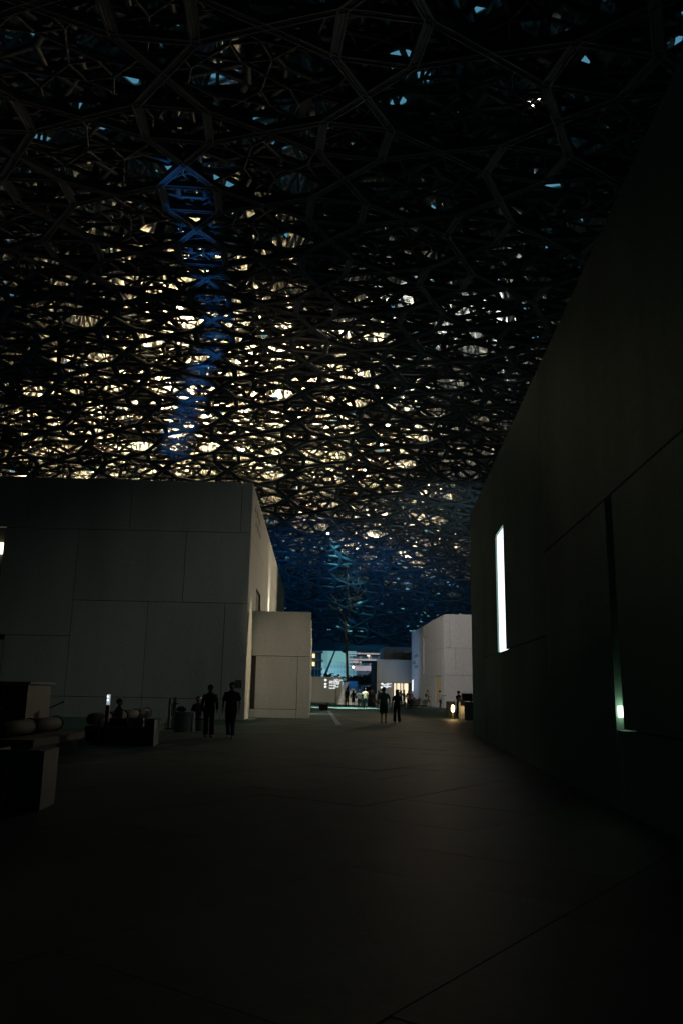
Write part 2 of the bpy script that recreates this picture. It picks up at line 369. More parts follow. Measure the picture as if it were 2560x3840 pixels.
# ------------------------------------------------------------------ left gallery building
LB = thing('gallery_building', 'large dark gallery block on the left with big panels and a lit slot', 'building', (-4.9, 43.1, 0))
LB.location = (0, 0, 0)
P0 = (-4.9, 43.1); ZT = 12.72
boxin(LB, 'wall', P0, 88.3, (-32, TH + .01, 0), (-TH - .3, 46, ZT - .06), 'joint')
front = [(-32, -20.4, 9.9, ZT, 1), (-20.4, -12.15, 9.9, ZT, 1), (-12.15, -6.6, 9.9, ZT, 1), (-6.6, -.58, 9.9, ZT, 1), (-.58, 0, 9.9, ZT, 1),
         (-13.27, -9.3, 4.15, 9.9), (-9.3, -3.5, 6.05, 9.9), (-3.5, 0, 6.05, 9.9),
         (-9.3, -5.32, 1.04, 6.05), (-5.32, -1.22, 1.04, 6.05), (-1.22, 0, 0, 6.05), (-9.3, -5.32, 0, 1.04), (-5.32, -1.22, 0, 1.04),
         (-12.7, -9.3, 1.04, 4.15), (-12.7, -9.3, 0, 1.04), (-14.75, -12.7, 0, 3.9), (-20, -14.75, 0, 4.15), (-20, -14.75, 4.15, 9.9), (-32, -20, 0, 9.9)]
panels(LB, P0, 88.3, front, 1)
# lit slot near the left end
boxin(LB, 'slot_light', P0, 88.3, (-14.7, .06, 8.45), (-13.32, .2, 9.06), 'warm_panel')
lamp_light('slot_lamp_light', LB, 'POINT', (-18.6, 42.9, 8.6), (1, .85, .55), 12, radius=.3)
# side wall facing the alley
side = [(TH + .005, 6.9, 9.85, ZT, 1), (6.9, 17, 9.85, ZT, 1), (17, 30, 9.85, ZT, 1), (30, 49, 9.85, ZT, 1),
        (TH + .005, 5.6, 6.03, 9.85), (5.6, 9.6, 7.55, 9.85), (9.6, 22, 6.03, 9.85), (22, 36, 6.03, 9.85), (36, 49, 6.03, 9.85),
        (TH + .005, 3.9, 0, 6.03), (3.9, 26, 0, 6.03), (26, 49, 0, 6.03)]
panels(LB, P0, -1.7, side, 1, 'concrete')
boxin(LB, 'window', P0, -1.7, (5.64, .12, 6.03), (9.56, .2, 7.52), 'wicker')
# engraved lettering high on the side wall: dark strokes painting its shadows
g = G()
for row, z0 in enumerate((11.6, 10.9)):
    for k in range(9):
        s0 = 2.2 + k * .55 + row * .8; g.box((s0, -.006, z0), (s0 + (.12 if k % 3 else .4), .01, z0 + (.5 if k % 2 else .25)))
o = g.obj('engraved_text', 'joint', LB); o.matrix_local = frame4(P0, -1.7)
# fire assembly sign on the front
FS = thing('wall_sign', 'small dark green sign with four arrows on the corner of the left gallery block', 'sign', (0, 0, 0))
F4 = frame4(P0, 88.3)
o = G().box((-.50, -.02, 1.62), (-.16, -.003, 2.02)).obj('sign_plate', mat('dark green plate', (.01, .04, .03), .5), FS); o.matrix_local = F4
g = G()
for cx, cz in ((-.42, 1.94), (-.24, 1.94), (-.42, 1.76), (-.24, 1.76)):
    dx = .03 if cx < -.3 else -.03; dzz = -.03 if cz > 1.85 else .03
    g.bar((cx - dx * .6, -.024, cz - dzz * .6), (cx + dx, -.024, cz + dzz), .012); g.bar((cx + dx, -.024, cz + dzz), (cx, -.024, cz + dzz), .010); g.bar((cx + dx, -.024, cz + dzz), (cx + dx, -.024, cz), .010)
for cx in (-.355, -.33, -.305):
    g.tube([(cx, -.023, 1.80), (cx, -.023, 1.87)], .011, 6); g.ball((cx, -.023, 1.892), .011, 6, 4)
g.box((-.46, -.024, 1.665), (-.20, -.0205, 1.68))
o = g.obj('pictogram', mat('pale pictogram', (.22, .32, .28), .5), FS); o.matrix_local = F4

# low block butting against the gallery
LBk = thing('low_block', 'low plain brown-grey concrete block with a dark door slot, in the middle of the plaza', 'building')
PB = (-5.12, 47.07)
boxin(LBk, 'wall', PB, 88.3, (.02, TH + .01, 0), (3.48 - TH, 29.9, 6.0), 'joint')
panels(LBk, PB, 88.3, [(0, 3.48, 3.46, 6.03, 1), (.36, 2.76, .48, 3.46), (0, 2.76, 0, .48), (2.76, 3.48, 0, 3.46)], 1)
boxin(LBk, 'door', PB, 88.3, (.02, .16, .5), (.35, .2, 3.43), 'black')
PB2 = (PB[0] + 3.48 * math.sin(R(88.3)), PB[1] + 3.48 * math.cos(R(88.3)))
panels(LBk, PB2, -1.7, [(TH + .005, 12, 0, 6.03, 1), (12, 30, 0, 6.03, 1)], 1)
me_obj('roof', [tuple(frame4(PB, 88.3) @ Vector(c)) for c in ((.1, .1, 6.02), (3.4, .1, 6.02), (3.4, 29.9, 6.02), (.1, 29.9, 6.02))], [(0, 1, 2, 3)], 'concrete', LBk)

# ------------------------------------------------------------------ right building
M['concrete_g'] = mat('stained shadow-green concrete', (.20, .34, .29), .8, .3, .45, .3, 26, objvar=.12, streak=True, grain=.3, gs=16)  # museum concrete with the green cast of the dim light put into it
RB = thing('slit_window_building', 'long dark concrete building along the right with a tall glowing white slit window', 'building')
PR = (5.35, 32.81); ZR_ = 8.83
boxin(RB, 'wall', PR, 3.5, (-48, -16, 0), (-.02, -TH - .01, ZR_ - .06), 'joint')
boxin(RB, 'roof', PR, 3.5, (-48, -16, ZR_ - .05), (-.02, -TH - .02, ZR_ - .02), 'concrete_g')
rr = [(-3.95, 0, 0, 3.98), (-3.95, 0, 3.98, ZR_, 1), (-9.6, -3.95, 6.46, ZR_, 1), (-7.86, -3.95, 2.83, 6.46), (-15.55, -3.95, 0, 2.83), (-15.55, -9.6, 2.83, ZR_, 1),
      (-20.7, -15.55, 0, 4.6), (-31, -15.55, 4.6, ZR_, 1), (-21.05, -20.7, 0, 1.14), (-31, -21.05, 0, 1.14), (-31, -21.05, 1.14, 4.6), (-48, -31, 0, ZR_, 1)]
panels(RB, PR, 3.5, [tuple(q[:4]) + tuple(q[4:]) for q in rr], -1, 'concrete_g')
boxin(RB, 'slit_window', PR, 3.5, (-9.59, -.20, 2.84), (-7.87, -.05, 6.45), 'slit_glow')
# slot with a small luminaire: the slot runs from z 1.14 to 4.6
boxin(RB, 'slot_luminaire', PR, 3.5, (-20.80, -.13, 1.31), (-20.72, -.02, 1.47), 'niche_lamp')
boxin(RB, 'luminaire_frame', PR, 3.5, (-20.83, -.15, 1.29), (-20.70, -.135, 1.49), 'white')
lw_ = frame4(PR, 3.5) @ Vector((-20.86, -.07, 1.5)); lamp_light('slot_light', RB, 'POINT', lw_, (.75, 1, .65), .35, radius=.04)

# ------------------------------------------------------------------ white building at the right
WB = thing('white_gallery_cube', 'pale concrete cube washed with lavender and blue light, brass door in its side', 'building')
PW = (10.79, 83.9)
boxin(WB, 'wall', PW, -1.7, (.25, -15, 0), (28, -TH - .01, 9.42), 'joint')
side = [(TH + .005, 10.9, 6.03, 9.48, 1), (10.9, 14.9, 8.04, 9.48, 1), (10.9, 14.9, 3.75, 8.04), (14.9, 16.3, 8.04, 9.48, 1), (16.3, 28.1, 6.74, 9.48, 1), (16.3, 28.1, 3.75, 6.74),
        (1.3, 10.9, 3.28, 6.03), (TH + .005, .95, 3.28, 6.03), (14.9, 28.1, 0, 3.75), (6.2, 14.9, 0, 3.28), (6.2, 14.9, 3.28, 3.75), (2.1, 6.2, 0, .46), (TH + .005, 2.1, 0, 3.28)]
side = [q for q in side if q[:4] != (6.2, 14.9, 3.28, 3.75)] + [(10.9, 14.9, 3.28, 3.75)]
panels(WB, PW, -1.7, side, -1, 'concrete_w')
boxin(WB, 'door', PW, -1.7, (2.12, -.2, .48), (3.1, -.10, 3.26), 'gold'); boxin(WB, 'door', PW, -1.7, (3.3, -.2, .48), (6.18, -.08, 3.26), 'gold')
boxin(WB, 'slot_window', PW, -1.7, (.96, -.2, 3.3), (1.29, -.12, 6.0), 'glass')
boxin(WB, 'slot_window', PW, -1.7, (14.92, -.22, 3.77), (16.28, -.20, 8.02), 'joint')
boxin(WB, 'wall_groove', PW, -1.7, (11.1, .002, 2.33), (14.6, .012, 2.37), 'joint')
frontw = [(0, .63, 6.05, 9.5, 1), (.63, 9, 6.05, 9.5, 1), (0, 1.2, 3.28, 6.05), (1.2, 9, 3.28, 6.05), (0, 9, 0, 3.28)]
panels(WB, PW, 88.3, frontw, 1, 'concrete_w')
g = G()
for row, z0 in enumerate((5.95, 5.1, 4.55)):
    for k in range(5):
        s0 = 21.3 + k * .75 + (row == 1) * 2.2; g.box((s0, .001, z0), (s0 + .45, .01, z0 + .4))
o = g.obj('engraved_text', mat('engraving', (.12, .12, .13), .8), WB); o.matrix_local = frame4(PW, -1.7)

# ------------------------------------------------------------------ entrance building at the end
EB = thing('entrance_building', 'low concrete building with a bright warm glazed entrance at the far end of the plaza', 'building')
PE = (5.25, 113.0)
boxin(EB, 'wall', PE, 88.3, (.3, 8, 0), (7, 16, 5.7), 'joint')
boxin(EB, 'wall', PE, 88.3, (.22, .23, 2.72), (6.9, 8, 5.7), 'joint'); boxin(EB, 'wall', PE, 88.3, (.22, .23, 0), (2.24, 8, 2.72), 'joint')
panels(EB, PE, 88.3, [(0, .8, 2.7, 5.84, 1), (.8, 7, 2.7, 5.84, 1), (0, 2.25, 0, 2.7), (5.1, 7, 0, 2.7)], 1)
boxin(EB, 'roof_block', PE, 88.3, (1.3, 3, 5.7), (3.9, 12, 7.7), 'concrete'); boxin(EB, 'roof_block', PE, 88.3, (3.93, 3, 5.7), (8.5, 12, 7.7), 'concrete')
boxin(EB, 'glowing_back_wall', PE, 88.3, (2.3, 6.6, .02), (5.08, 6.7, 2.68), 'room_glow')  # wall itself glows, standing in for the lobby lighting
boxin(EB, 'lobby_floor', PE, 88.3, (2.26, .0, .0), (5.08, 6.58, .015), 'concrete_w')
for s0, w_ in ((2.26, .14), (2.62, .05), (2.72, .1), (3.22, .1), (3.42, .06), (3.6, .12), (3.78, .05), (4.86, .05), (5.02, .06)):
    boxin(EB, 'door_frame', PE, 88.3, (s0, .1, .02), (s0 + w_, .16, 2.69), 'black' if w_ > .08 else 'bark')
boxin(EB, 'glass_door', PE, 88.3, (2.82, .18, .02), (3.22, .19, 2.66), 'glass_clear')
lamp_light('lobby_light', EB, 'POINT', (9.0, 116, 2.3), (1, .8, .55), 60, radius=.3)

# ------------------------------------------------------------------ wayfinding signs with Arabic, English and French lines
AR = {'ا': ('\ufe8d', '\ufe8e', None, None), 'ب': ('\ufe8f', '\ufe90', '\ufe91', '\ufe92'), 'ت': ('\ufe95', '\ufe96', '\ufe97', '\ufe98'), 'ح': ('\ufea1', '\ufea2', '\ufea3', '\ufea4'),
      'ر': ('\ufead', '\ufeae', None, None), 'س': ('\ufeb1', '\ufeb2', '\ufeb3', '\ufeb4'), 'ط': ('\ufec1', '\ufec2', '\ufec3', '\ufec4'), 'ع': ('\ufec9', '\ufeca', '\ufecb', '\ufecc'),
      'ف': ('\ufed1', '\ufed2', '\ufed3', '\ufed4'), 'ق': ('\ufed5', '\ufed6', '\ufed7', '\ufed8'), 'ل': ('\ufedd', '\ufede', '\ufedf', '\ufee0'), 'م': ('\ufee1', '\ufee2', '\ufee3', '\ufee4'),
      'ه': ('\ufee9', '\ufeea', '\ufeeb', '\ufeec'), 'و': ('\ufeed', '\ufeee', None, None), 'ى': ('\ufeef', '\ufef0', None, None), 'ي': ('\ufef1', '\ufef2', '\ufef3', '\ufef4'), 'ئ': ('\ufe89', '\ufe8a', '\ufe8b', '\ufe8c'), 'أ': ('\ufe83', '\ufe84', None, None)}
def shape_ar(s):
    out = []
    for wd in s.split(' '):
        o = ''
        for i, c in enumerate(wd):
            pj = i > 0 and wd[i - 1] in AR and AR[wd[i - 1]][2] is not None
            nj = i < len(wd) - 1 and AR[c][2] is not None
            f = AR[c]; o += (f[3] if pj and nj else f[1] if pj else f[2] if nj else f[0]) or f[1]
        out.append(o[::-1])
    return ' '.join(out[::-1])
def text_obj(name, body, size, m, parent, m4, align='LEFT', width=None, bold=.0):
    cu = bpy.data.curves.new(name, 'FONT'); cu.body = body; cu.size = size; cu.align_x = align; cu.extrude = .004; cu.offset = bold; cu.resolution_u = 3
    t = bpy.data.objects.new(name, cu); COL.objects.link(t); bpy.context.view_layer.update()
    me = bpy.data.meshes.new_from_object(t.evaluated_get(bpy.context.evaluated_depsgraph_get())); bpy.data.objects.remove(t)
    if width and len(me.vertices):
        co = np.empty(len(me.vertices) * 3); me.vertices.foreach_get('co', co); co = co.reshape(-1, 3); cw = co[:, 0].max() - co[:, 0].min()
        co[:, 0] = (co[:, 0] - (co[:, 0].min() if align == 'LEFT' else co[:, 0].max())) * width / cw; me.vertices.foreach_set('co', co.reshape(-1))
    me.materials.clear(); me.materials.append(M[m]); o = bpy.data.objects.new(name, me); o.matrix_local = m4; return link(o, parent)
def on_wall(P0, az, s, z, out=.01):
    """text plane standing on a wall, reading along +s"""
    F = frame4(P0, az); m = Matrix.Translation((s, -out, z)) @ Matrix.Rotation(math.pi / 2, 4, 'X'); return F @ m
def arrow(parent, P0, az, s, z, left=True, size=.34):
    d = -1 if left else 1; g = G(); g.box((s - size * .45, -.02, z - .045), (s + size * .45, -.012, z + .045))
    n = len(g.V); tip = s + d * size * .6
    g.V += [(tip, -.022, z), (s, -.022, z + .2), (s, -.022, z - .2)]; g.F += [(n, n + 1, n + 2)]
    o = g.obj('arrow', 'sign_glow', parent); o.matrix_local = frame4(P0, az)
PSW = (-3.49, 105.85)
SW = thing('sign_wall', 'low brown-grey wall with three rows of glowing direction lines, left of the slender tree', 'wall')
boxin(SW, 'wall', PSW, 88.3, (-9, .23, 0), (3.95, .6, 3.2), 'concrete')
panels(SW, PSW, 88.3, [(-9, .27, 2.65, 3.22, 1), (-9, .27, 0, 2.65), (.27, 3.97, 0, 3.22, 1)], 1)
boxin(SW, 'edge_line', PSW, 88.3, (-.12, -.06, .1), (-.04, -.012, 3.15), 'sign_glow')  # bright line at the wall end, made as a glowing strip
for z_, ar, arw, lines, wds in ((2.83, 'متحف الأطفال', 1.15, ["Children's Museum", 'Musée des enfants'], (1.35, 1.3)), (2.33, 'المسرح', .62, ['Auditorium'], (.85,)), (1.98, 'المطعم', .62, ['Restaurant'], (.8,))):
    arrow(SW, PSW, 88.3, 1.88, z_ - .02)
    text_obj('sign_line', shape_ar(ar), .26, 'sign_glow', SW, on_wall(PSW, 88.3, 2.35 + wds[0] + (.35 if len(lines) > 1 else .4), z_ - .05, .015), 'RIGHT', arw, .002)
    for k, (t_, wd) in enumerate(zip(lines, wds)):
        text_obj('sign_line', t_, .22, 'sign_glow', SW, on_wall(PSW, 88.3, 2.34, z_ - .24 - .18 * k, .015), 'LEFT', wd, .003)
for z_, ar, arw, lines, wds, lf in ((2.5, 'البهو الرئيسي', 1.1, ['Main Lobby', 'Hall principal'], (.75, 1.05), False), (2.02, 'المقهى', .55, ['Café', 'Café'], (.32, .28), True)):
    arrow(EB, PE, 88.3, .72, z_ + .02, lf)
    text_obj('sign_line', shape_ar(ar), .24, 'sign_glow', EB, on_wall(PE, 88.3, 2.0 if not lf else 1.55, z_, .015), 'RIGHT', arw * .75, .004)
    for k, (t_, wd) in enumerate(zip(lines, wds)):
        text_obj('sign_line', t_, .2, 'sign_glow', EB, on_wall(PE, 88.3, .92, z_ - .18 - .19 * k, .015), 'LEFT', wd, .003)
# lit lettering on the white cube, far end of its side: three blocks, read along the wall towards us
Fw = frame4(PW, -1.7)
for k, (zz, ar, en) in enumerate(((2.95, 'المقهى', 'Café'), (2.45, 'المطعم', 'Restaurant'), (1.95, 'المسرح', 'Auditorium'))):
    for dzz, body, s_ in ((0, shape_ar(ar), .26), (-.17, en, .18), (-.31, en, .16)):
        m4 = Fw @ (Matrix.Translation((27.4, .02, zz + dzz)) @ Matrix(((-1, 0, 0, 0), (0, 0, 1, 0), (0, 1, 0, 0), (0, 0, 0, 1))))
        text_obj('sign_line', body, s_, 'sign_glow', WB, m4, 'LEFT', 1.6 if dzz == 0 else 1.3, .01)

# unseen blocks added behind and beside the viewpoint to shut out horizon light
for nm, lb, a_, b_ in (('sky_light_blocker', 'unseen plain block added behind the viewpoint to keep sky light out', (-34, -30, 0), (24, -14, 10)), ('sky_light_blocker', 'unseen plain block added on the far left to keep sky light out', (-46, -12, 0), (-24, 36, 11))):
    t = thing(nm, lb, 'building'); G().box(a_, b_).obj('wall', 'concrete', t); G().box((a_[0] + .4, a_[1] + .4, b_[2] + .002), (b_[0] - .4, b_[1] - .4, b_[2] + .3)).obj('roof', 'joint', t)
# ------------------------------------------------------------------ beyond the plaza
def simple_building(name, label, P, az, w_, d_, z0, z1, m='teal'):
    t = thing(name, label, 'building'); boxin(t, 'wall', P, az, (0, 0, z0), (w_, d_, z1), m); return t
BH = simple_building('blue_kiosk_building', 'small blue-lit rendered pavilion just right of the slender tree trunk', (1.0, 125), 90, 1.9, 8, 0, 2.93, 'blueclad')
boxin(BH, 'wall_groove', (1.0, 125), 90, (0, -.01, 1.9), (1.9, -.002, 1.93), 'joint'); boxin(BH, 'wall_groove', (1.0, 125), 90, (.75, -.01, 0), (.78, -.002, 2.9), 'joint')
boxin(BH, 'wall', (2.92, 126), 90, (0, 0, 0), (.9, 7, 2.3), 'blueclad')
GP = thing('glass_pavilion', 'dark glass pavilion under a thin pale flat roof behind the walking crowd', 'building')
boxin(GP, 'roof', (3.4, 140), 90, (0, 0, 2.25), (2.2, 12, 2.55), 'slabedge'); boxin(GP, 'roof', (5.65, 140), 90, (0, 0, 2.2), (6, 12, 2.62), 'slabedge')
boxin(GP, 'glass_wall', (3.6, 140.6), 90, (0, 0, 0), (8, .2, 2.19), 'glass')
for k in range(9): boxin(GP, 'mullion', (3.6 + k * .95, 140.5), 90, (0, 0, 0), (.08, .08, 2.19), 'railing')
boxin(GP, 'exit_light', (6.05, 140.35), 90, (0, 0, 1.72), (.25, .05, 1.86), 'green_glow')
# apartments on the right
AP = thing('apartment_building', 'terraced apartment block with pale balcony bands and one warm lit window beyond the plaza', 'building')
A0 = (3.4, 300); AW = 40
boxin(AP, 'wall', A0, 90, (3.2, 6, 0), (AW, 26, 22), 'aptglass')
for z0, z1, x0 in ((14.55, 15.0, .2), (12.3, 12.85, .0), (9.95, 10.35, .0), (8.55, 9.9, 1.8), (17.2, 17.7, .2), (19.8, 20.3, .2)):
    boxin(AP, 'balcony_slab', A0, 90, (x0, 0 if z0 != 8.55 else .6, z0), (AW, 6.5, z1), 'slabedge')
for z0 in (12.86, 10.36):
    for k in range(24): boxin(AP, 'railing_panel', A0, 90, (.4 + k * 1.2, .15, z0), (1.5 + k * 1.2, .2, z0 + .95), 'aptglass' if k % 3 else 'railing')
for k in range(10):
    boxin(AP, 'window', A0, 90, (3.6 + k * 2.6, 5.8, 13.0), (5.4 + k * 2.6, 5.95, 14.4), 'glass'); boxin(AP, 'window', A0, 90, (3.6 + k * 2.6, 5.8, 10.45), (5.4 + k * 2.6, 5.95, 12.1), 'glass')
boxin(AP, 'lit_window', A0, 90, (6.9, .3, 12.6), (7.95, .5, 14.3), 'win_glow'); boxin(AP, 'lit_window', A0, 90, (4.2, 4, 10.6), (4.9, 4.2, 12.1), 'win_dim'); boxin(AP, 'lit_window', A0, 90, (2.0, 4, 10.6), (3.9, 4.2, 12.2), 'win_dim')
me_ = AP.children[-1]; me_.data.materials[0] = mat('very dim window', (.3, .25, .22), .6, emit=(1, .7, .5), es=.06)
# construction building at the left
CB = thing('concrete_frame_building', 'unfinished apartment frame with lit rooms just right of the low block edge', 'building')
C0 = (-16, 260)
boxin(CB, 'wall', C0, 90, (0, 8, 0), (10.2, 22, 24), 'aptglass')
for z_ in (7.8, 10.5, 13.2, 15.9): boxin(CB, 'floor_slab', C0, 90, (0, 0, z_), (10.9, 8, z_ + .4), 'railing')
for x_ in (7.2, 8.4, 9.4, 10.3): boxin(CB, 'column', C0, 90, (x_, .3, 0), (x_ + .25, .6, 18), 'railing')
for z_ in (8.9, 11.5): boxin(CB, 'lit_window', C0, 90, (7.5, 3, z_), (8.5, 3.2, z_ + 1.3), 'win_glow')
for k in range(5): boxin(CB, 'scaffold_pole', C0, 90, (10.9 + k * .35, -.4, 8), (10.98 + k * .35, -.3, 18), 'railing')
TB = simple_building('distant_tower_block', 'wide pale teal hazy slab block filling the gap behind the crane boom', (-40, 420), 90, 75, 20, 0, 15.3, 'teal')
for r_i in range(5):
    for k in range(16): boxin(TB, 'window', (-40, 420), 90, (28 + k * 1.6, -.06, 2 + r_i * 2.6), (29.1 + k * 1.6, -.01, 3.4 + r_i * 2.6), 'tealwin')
# mobile crane
CR = thing('mobile_crane', 'long dark lattice crane boom rising to the right above the sign wall', 'crane', (-4.4, 200, 0))
b = Vector((.3, 0, 3.0)); e = Vector((4.35, 0, 13.2))
g = G(); g.bar(b, b.lerp(e, .55), .5, .5); g.obj('boom_section', 'crane', CR); g = G(); g.bar(b.lerp(e, .5), b.lerp(e, .8), .38, .38); g.obj('boom_section', 'crane', CR); g = G(); g.bar(b.lerp(e, .75), e, .26, .26); g.obj('boom_tip', 'crane', CR)
g = G(); g.bar(b + Vector((.6, 0, 0)), b.lerp(e, .35) + Vector((.1, 0, -.2)), .2); g.obj('lift_cylinder', 'crane', CR)
g = G(); g.box((-3.4, -1.2, .7), (3.6, 1.2, 1.7)); g.box((2.6, -1.2, 1.7), (3.6, 1.2, 2.9)); g.obj('chassis', 'crane', CR); g = G(); g.box((-1.2, -1.1, 1.75), (1.0, 1.1, 3.3)); g.obj('turret', 'crane', CR)
for sx in (-2.6, -1.4, 1.6, 2.8):
    for sy in (-1.1, 1.1): G().torus((sx, sy, .55), .38, .18, 14, 'x').obj('wheel', 'black', CR)

# palms and trees beyond
def palm(x, y, h, label, sc_=1.0):
    t = thing('palm_tree', label, 'palm tree', (x, y, 0), 0, 'palms beyond the plaza')
    G().tube([(0, 0, 0), (.1, 0, h * .5), (0, 0, h)], [.2, .16, .13], 7).obj('trunk', 'bark', t)
    g = G(); rg = random.Random(int(x * 10 + y))
    for k in range(26):
        a = rg.random() * 6.28; el = rg.uniform(-.2, 1.2); L = 1.9 * sc_ * rg.uniform(.8, 1.1); pts = []
        for i in range(6):
            f = i / 5; pts.append(Vector((math.cos(a) * L * f * math.cos(el * (1 - f * .4)), math.sin(a) * L * f * math.cos(el * (1 - f * .4)), h + L * (f * math.sin(el) - f * f * .55))))
        for i in range(5):
            p, q = pts[i], pts[i + 1]; sd = (q - p).cross(Vector((0, 0, 1))).normalized(); wv = .34 * sc_ * (1 - i / 6)
            for sgn in (-1, 1):
                n = len(g.V); g.V += [tuple(p), tuple(q), tuple(q + sd * sgn * wv + Vector((0, 0, -.18 * sc_))), tuple(p.lerp(q, .3) + sd * sgn * wv + Vector((0, 0, -.14 * sc_)))]; g.F.append((n, n + 1, n + 2, n + 3))
    g.obj('crown', 'leaf', t)
palm(-1.9, 150, 3.9, 'small palm crown poking above the sign wall, under the crane boom')
palm(.35, 150, 3.5, 'smaller palm top right of the crane, close to the tree trunk', .8)
palm(2.6, 150, 3.7, 'palm just right of the slender trunk beneath the pale street lamp', .9)
def bushy(x, y, r, h, label):
    t = thing('leafy_tree', label, 'tree', (x, y, 0), 0, 'leafy trees behind the glass pavilion')
    G().tube([(0, 0, 0), (.1, .1, h * .4), (-.1, 0, h * .62)], [.18, .14, .08], 7).obj('trunk', 'bark', t); rg = random.Random(int(x * 31 + y)); g = G()
    g2 = G()
    for k in range(7):
        a = k * .9; g2.tube([(0, 0, h * .4), (math.cos(a) * r * .5, math.sin(a) * r * .5, h * .7)], [.06, .02], 5)
    g2.obj('branches', 'bark', t)
    for k in range(900):
        c = [rg.gauss(0, .42), rg.gauss(0, .42), rg.gauss(0, .33)]; cl = rg.randrange(9); ca = cl * .7; c = [c[0] * .5 * r + math.cos(ca) * r * .55, c[1] * .5 * r + math.sin(ca) * r * .55, c[2] * h * .22 + h * (.72 + .1 * math.sin(cl * 2.1))]
        u = Vector((rg.gauss(0, 1), rg.gauss(0, 1), rg.gauss(0, 1))).normalized() * .2; v_ = u.cross(Vector((rg.random(), rg.random(), rg.random()))).normalized() * .12; c = Vector(c); n = len(g.V)
        g.V += [tuple(c - u), tuple(c + v_), tuple(c + u), tuple(c - v_)]; g.F.append((n, n + 1, n + 2, n + 3))
    g.obj('crown', 'leaf', t)
bushy(4.6, 160, 1.8, 4.8, 'round dark tree left above the pale pavilion roof'); bushy(7.1, 158, 2.0, 5.2, 'largest dark tree, right above the pavilion roof beside the entrance building'); bushy(3.0, 158, 1.4, 3.9, 'low dark tree directly behind the blue pavilion')
SL = thing('street_lamp', 'bright pinkish street lamp above the trees right of the slender trunk', 'street lamp', (3.0, 170, 0))
G().tube([(0, 0, 0), (0, 0, 6.3)], .05, 6).obj('post', 'railing', SL); G().ball((0, 0, 6.25), .24, 10, 6).obj('lamp_head', 'street_glow', SL)

# ------------------------------------------------------------------ slender tree with mirror facets and its marble base
TR = thing('slender_tree', 'tall slender bare tree with forked branches and small mirror plates, rising from pale stones', 'tree', (1.0, 93.5, 0))
G().tube([(.12, 0, 0), (.06, 0, 1.6), (-.02, 0, 3.4), (-.08, .05, 5.2), (-.2, 0, 7.3), (-.33, 0, 9.35)], [.2, .165, .15, .145, .135, .12], 10).obj('trunk', 'bark', TR, True)
rg = random.Random(5)
brs = [[(-.33, 0, 9.2), (-.9, .2, 10.6), (-1.5, .1, 11.8), (-2.1, .4, 12.6)], [(-.33, 0, 9.2), (.15, -.1, 10.3), (.6, -.2, 11.6), (1.15, 0, 12.9), (1.5, .2, 14.2)],
       [(.15, -.1, 10.3), (-.05, .2, 11.9), (-.15, .1, 13.6), (-.2, 0, 15.8)], [(.6, -.2, 11.6), (1.4, -.5, 12.3), (2.1, -.4, 13.2)], [(-.9, .2, 10.6), (-1.7, .5, 10.8), (-2.3, .6, 11.4)]]
for b_ in brs: G().tube(b_, [.09 - .02 * i if .09 - .02 * i > .02 else .018 for i in range(len(b_))], 6).obj('branch', 'bark', TR, True)
g = G()
for b_ in brs:
    for k in range(4):
        i = rg.randrange(len(b_) - 1); p = Vector(b_[i]).lerp(Vector(b_[i + 1]), rg.random()); q = p + Vector((rg.gauss(0, .45), rg.gauss(0, .4), rg.uniform(.1, .7))); g.tube([p, p.lerp(q, .5) + Vector((.06, 0, .03)), q], [.022, .015, .008], 4)
tag(g.obj('twigs', 'bark', TR), kind='stuff')
for x_, z_, s_ in ((.28, 12.4, .2), (.35, 13.6, .12), (-.55, 11.6, .26), (.62, 12.7, .3), (-.72, 9.9, .24), (.1, 9.15, .24), (-.62, 9.0, .12), (-1.15, 11.5, .22), (1.0, 11.7, .16), (-.42, 5.9, .34), (.12, 7.0, .24), (1.3, 13.0, .2), (1.7, 13.1, .14)):
    a = rg.uniform(0, 6); V = [(x_ + s_ * math.cos(a + q) * .9, -.16 + .1 * math.sin(q * 3), z_ + s_ * math.sin(a + q) * .8) for q in (0, 2.1, 4.2)]; V += [(v_[0], v_[1] + .02, v_[2]) for v_ in V]
    me_obj('mirror_plate', V, [(0, 1, 2), (5, 4, 3), (0, 3, 4, 1), (1, 4, 5, 2), (2, 5, 3, 0)], 'mirror', TR)
def rock(name, label, x, y, rx, ry, h, seed, pts, group):
    rg = random.Random(seed); g = G(); seg = 22; rings = []
    for i in range(13):
        f = i / 12; w_ = np.interp(f, [p[0] for p in pts], [p[1] for p in pts]); lean = np.interp(f, [p[0] for p in pts], [p[2] for p in pts]); rings.append((lean * rx, .1 * math.sin(f * 7), f * h, rx * w_, ry * w_))
    g.loft(rings, seg)
    from mathutils import noise
    V = []
    for v_ in g.V:
        p = Vector(v_); nn = noise.noise(p * 1.7 + Vector((seed, 0, 0))) * .34 + noise.noise(p * 4.3 + Vector((0, seed, 0))) * .16; c = Vector((0, 0, p.z)); d = (p - c)
        V.append(tuple(c + d * (1 + nn) + Vector((0, 0, -.02 if p.z < .02 else nn * .1))))
    g.V = V; o = g.obj(name, 'marble', None, True); o.location = (x, y, 0); tag(o, label, 'sculpture', group); return o
rock('carved_stone', 'tall leaning carved pale stone standing left of the tree trunk with a shadowed top', .35, 92.6, .62, .5, 2.5, 3, [(0, .85, 0), (.2, .7, .1), (.4, .5, .35), (.7, .5, .5), (.9, .5, .85), (1, .3, 1.0)], 'carved stones round the tree')
rock('carved_stone', 'bright pitted carved stone with dark hollows, right of the tree trunk', 1.55, 92.0, .62, .5, 1.75, 8, [(0, 1.0, 0), (.3, .95, .05), (.6, .8, -.1), (.85, .6, 0), (1, .25, .1)], 'carved stones round the tree')
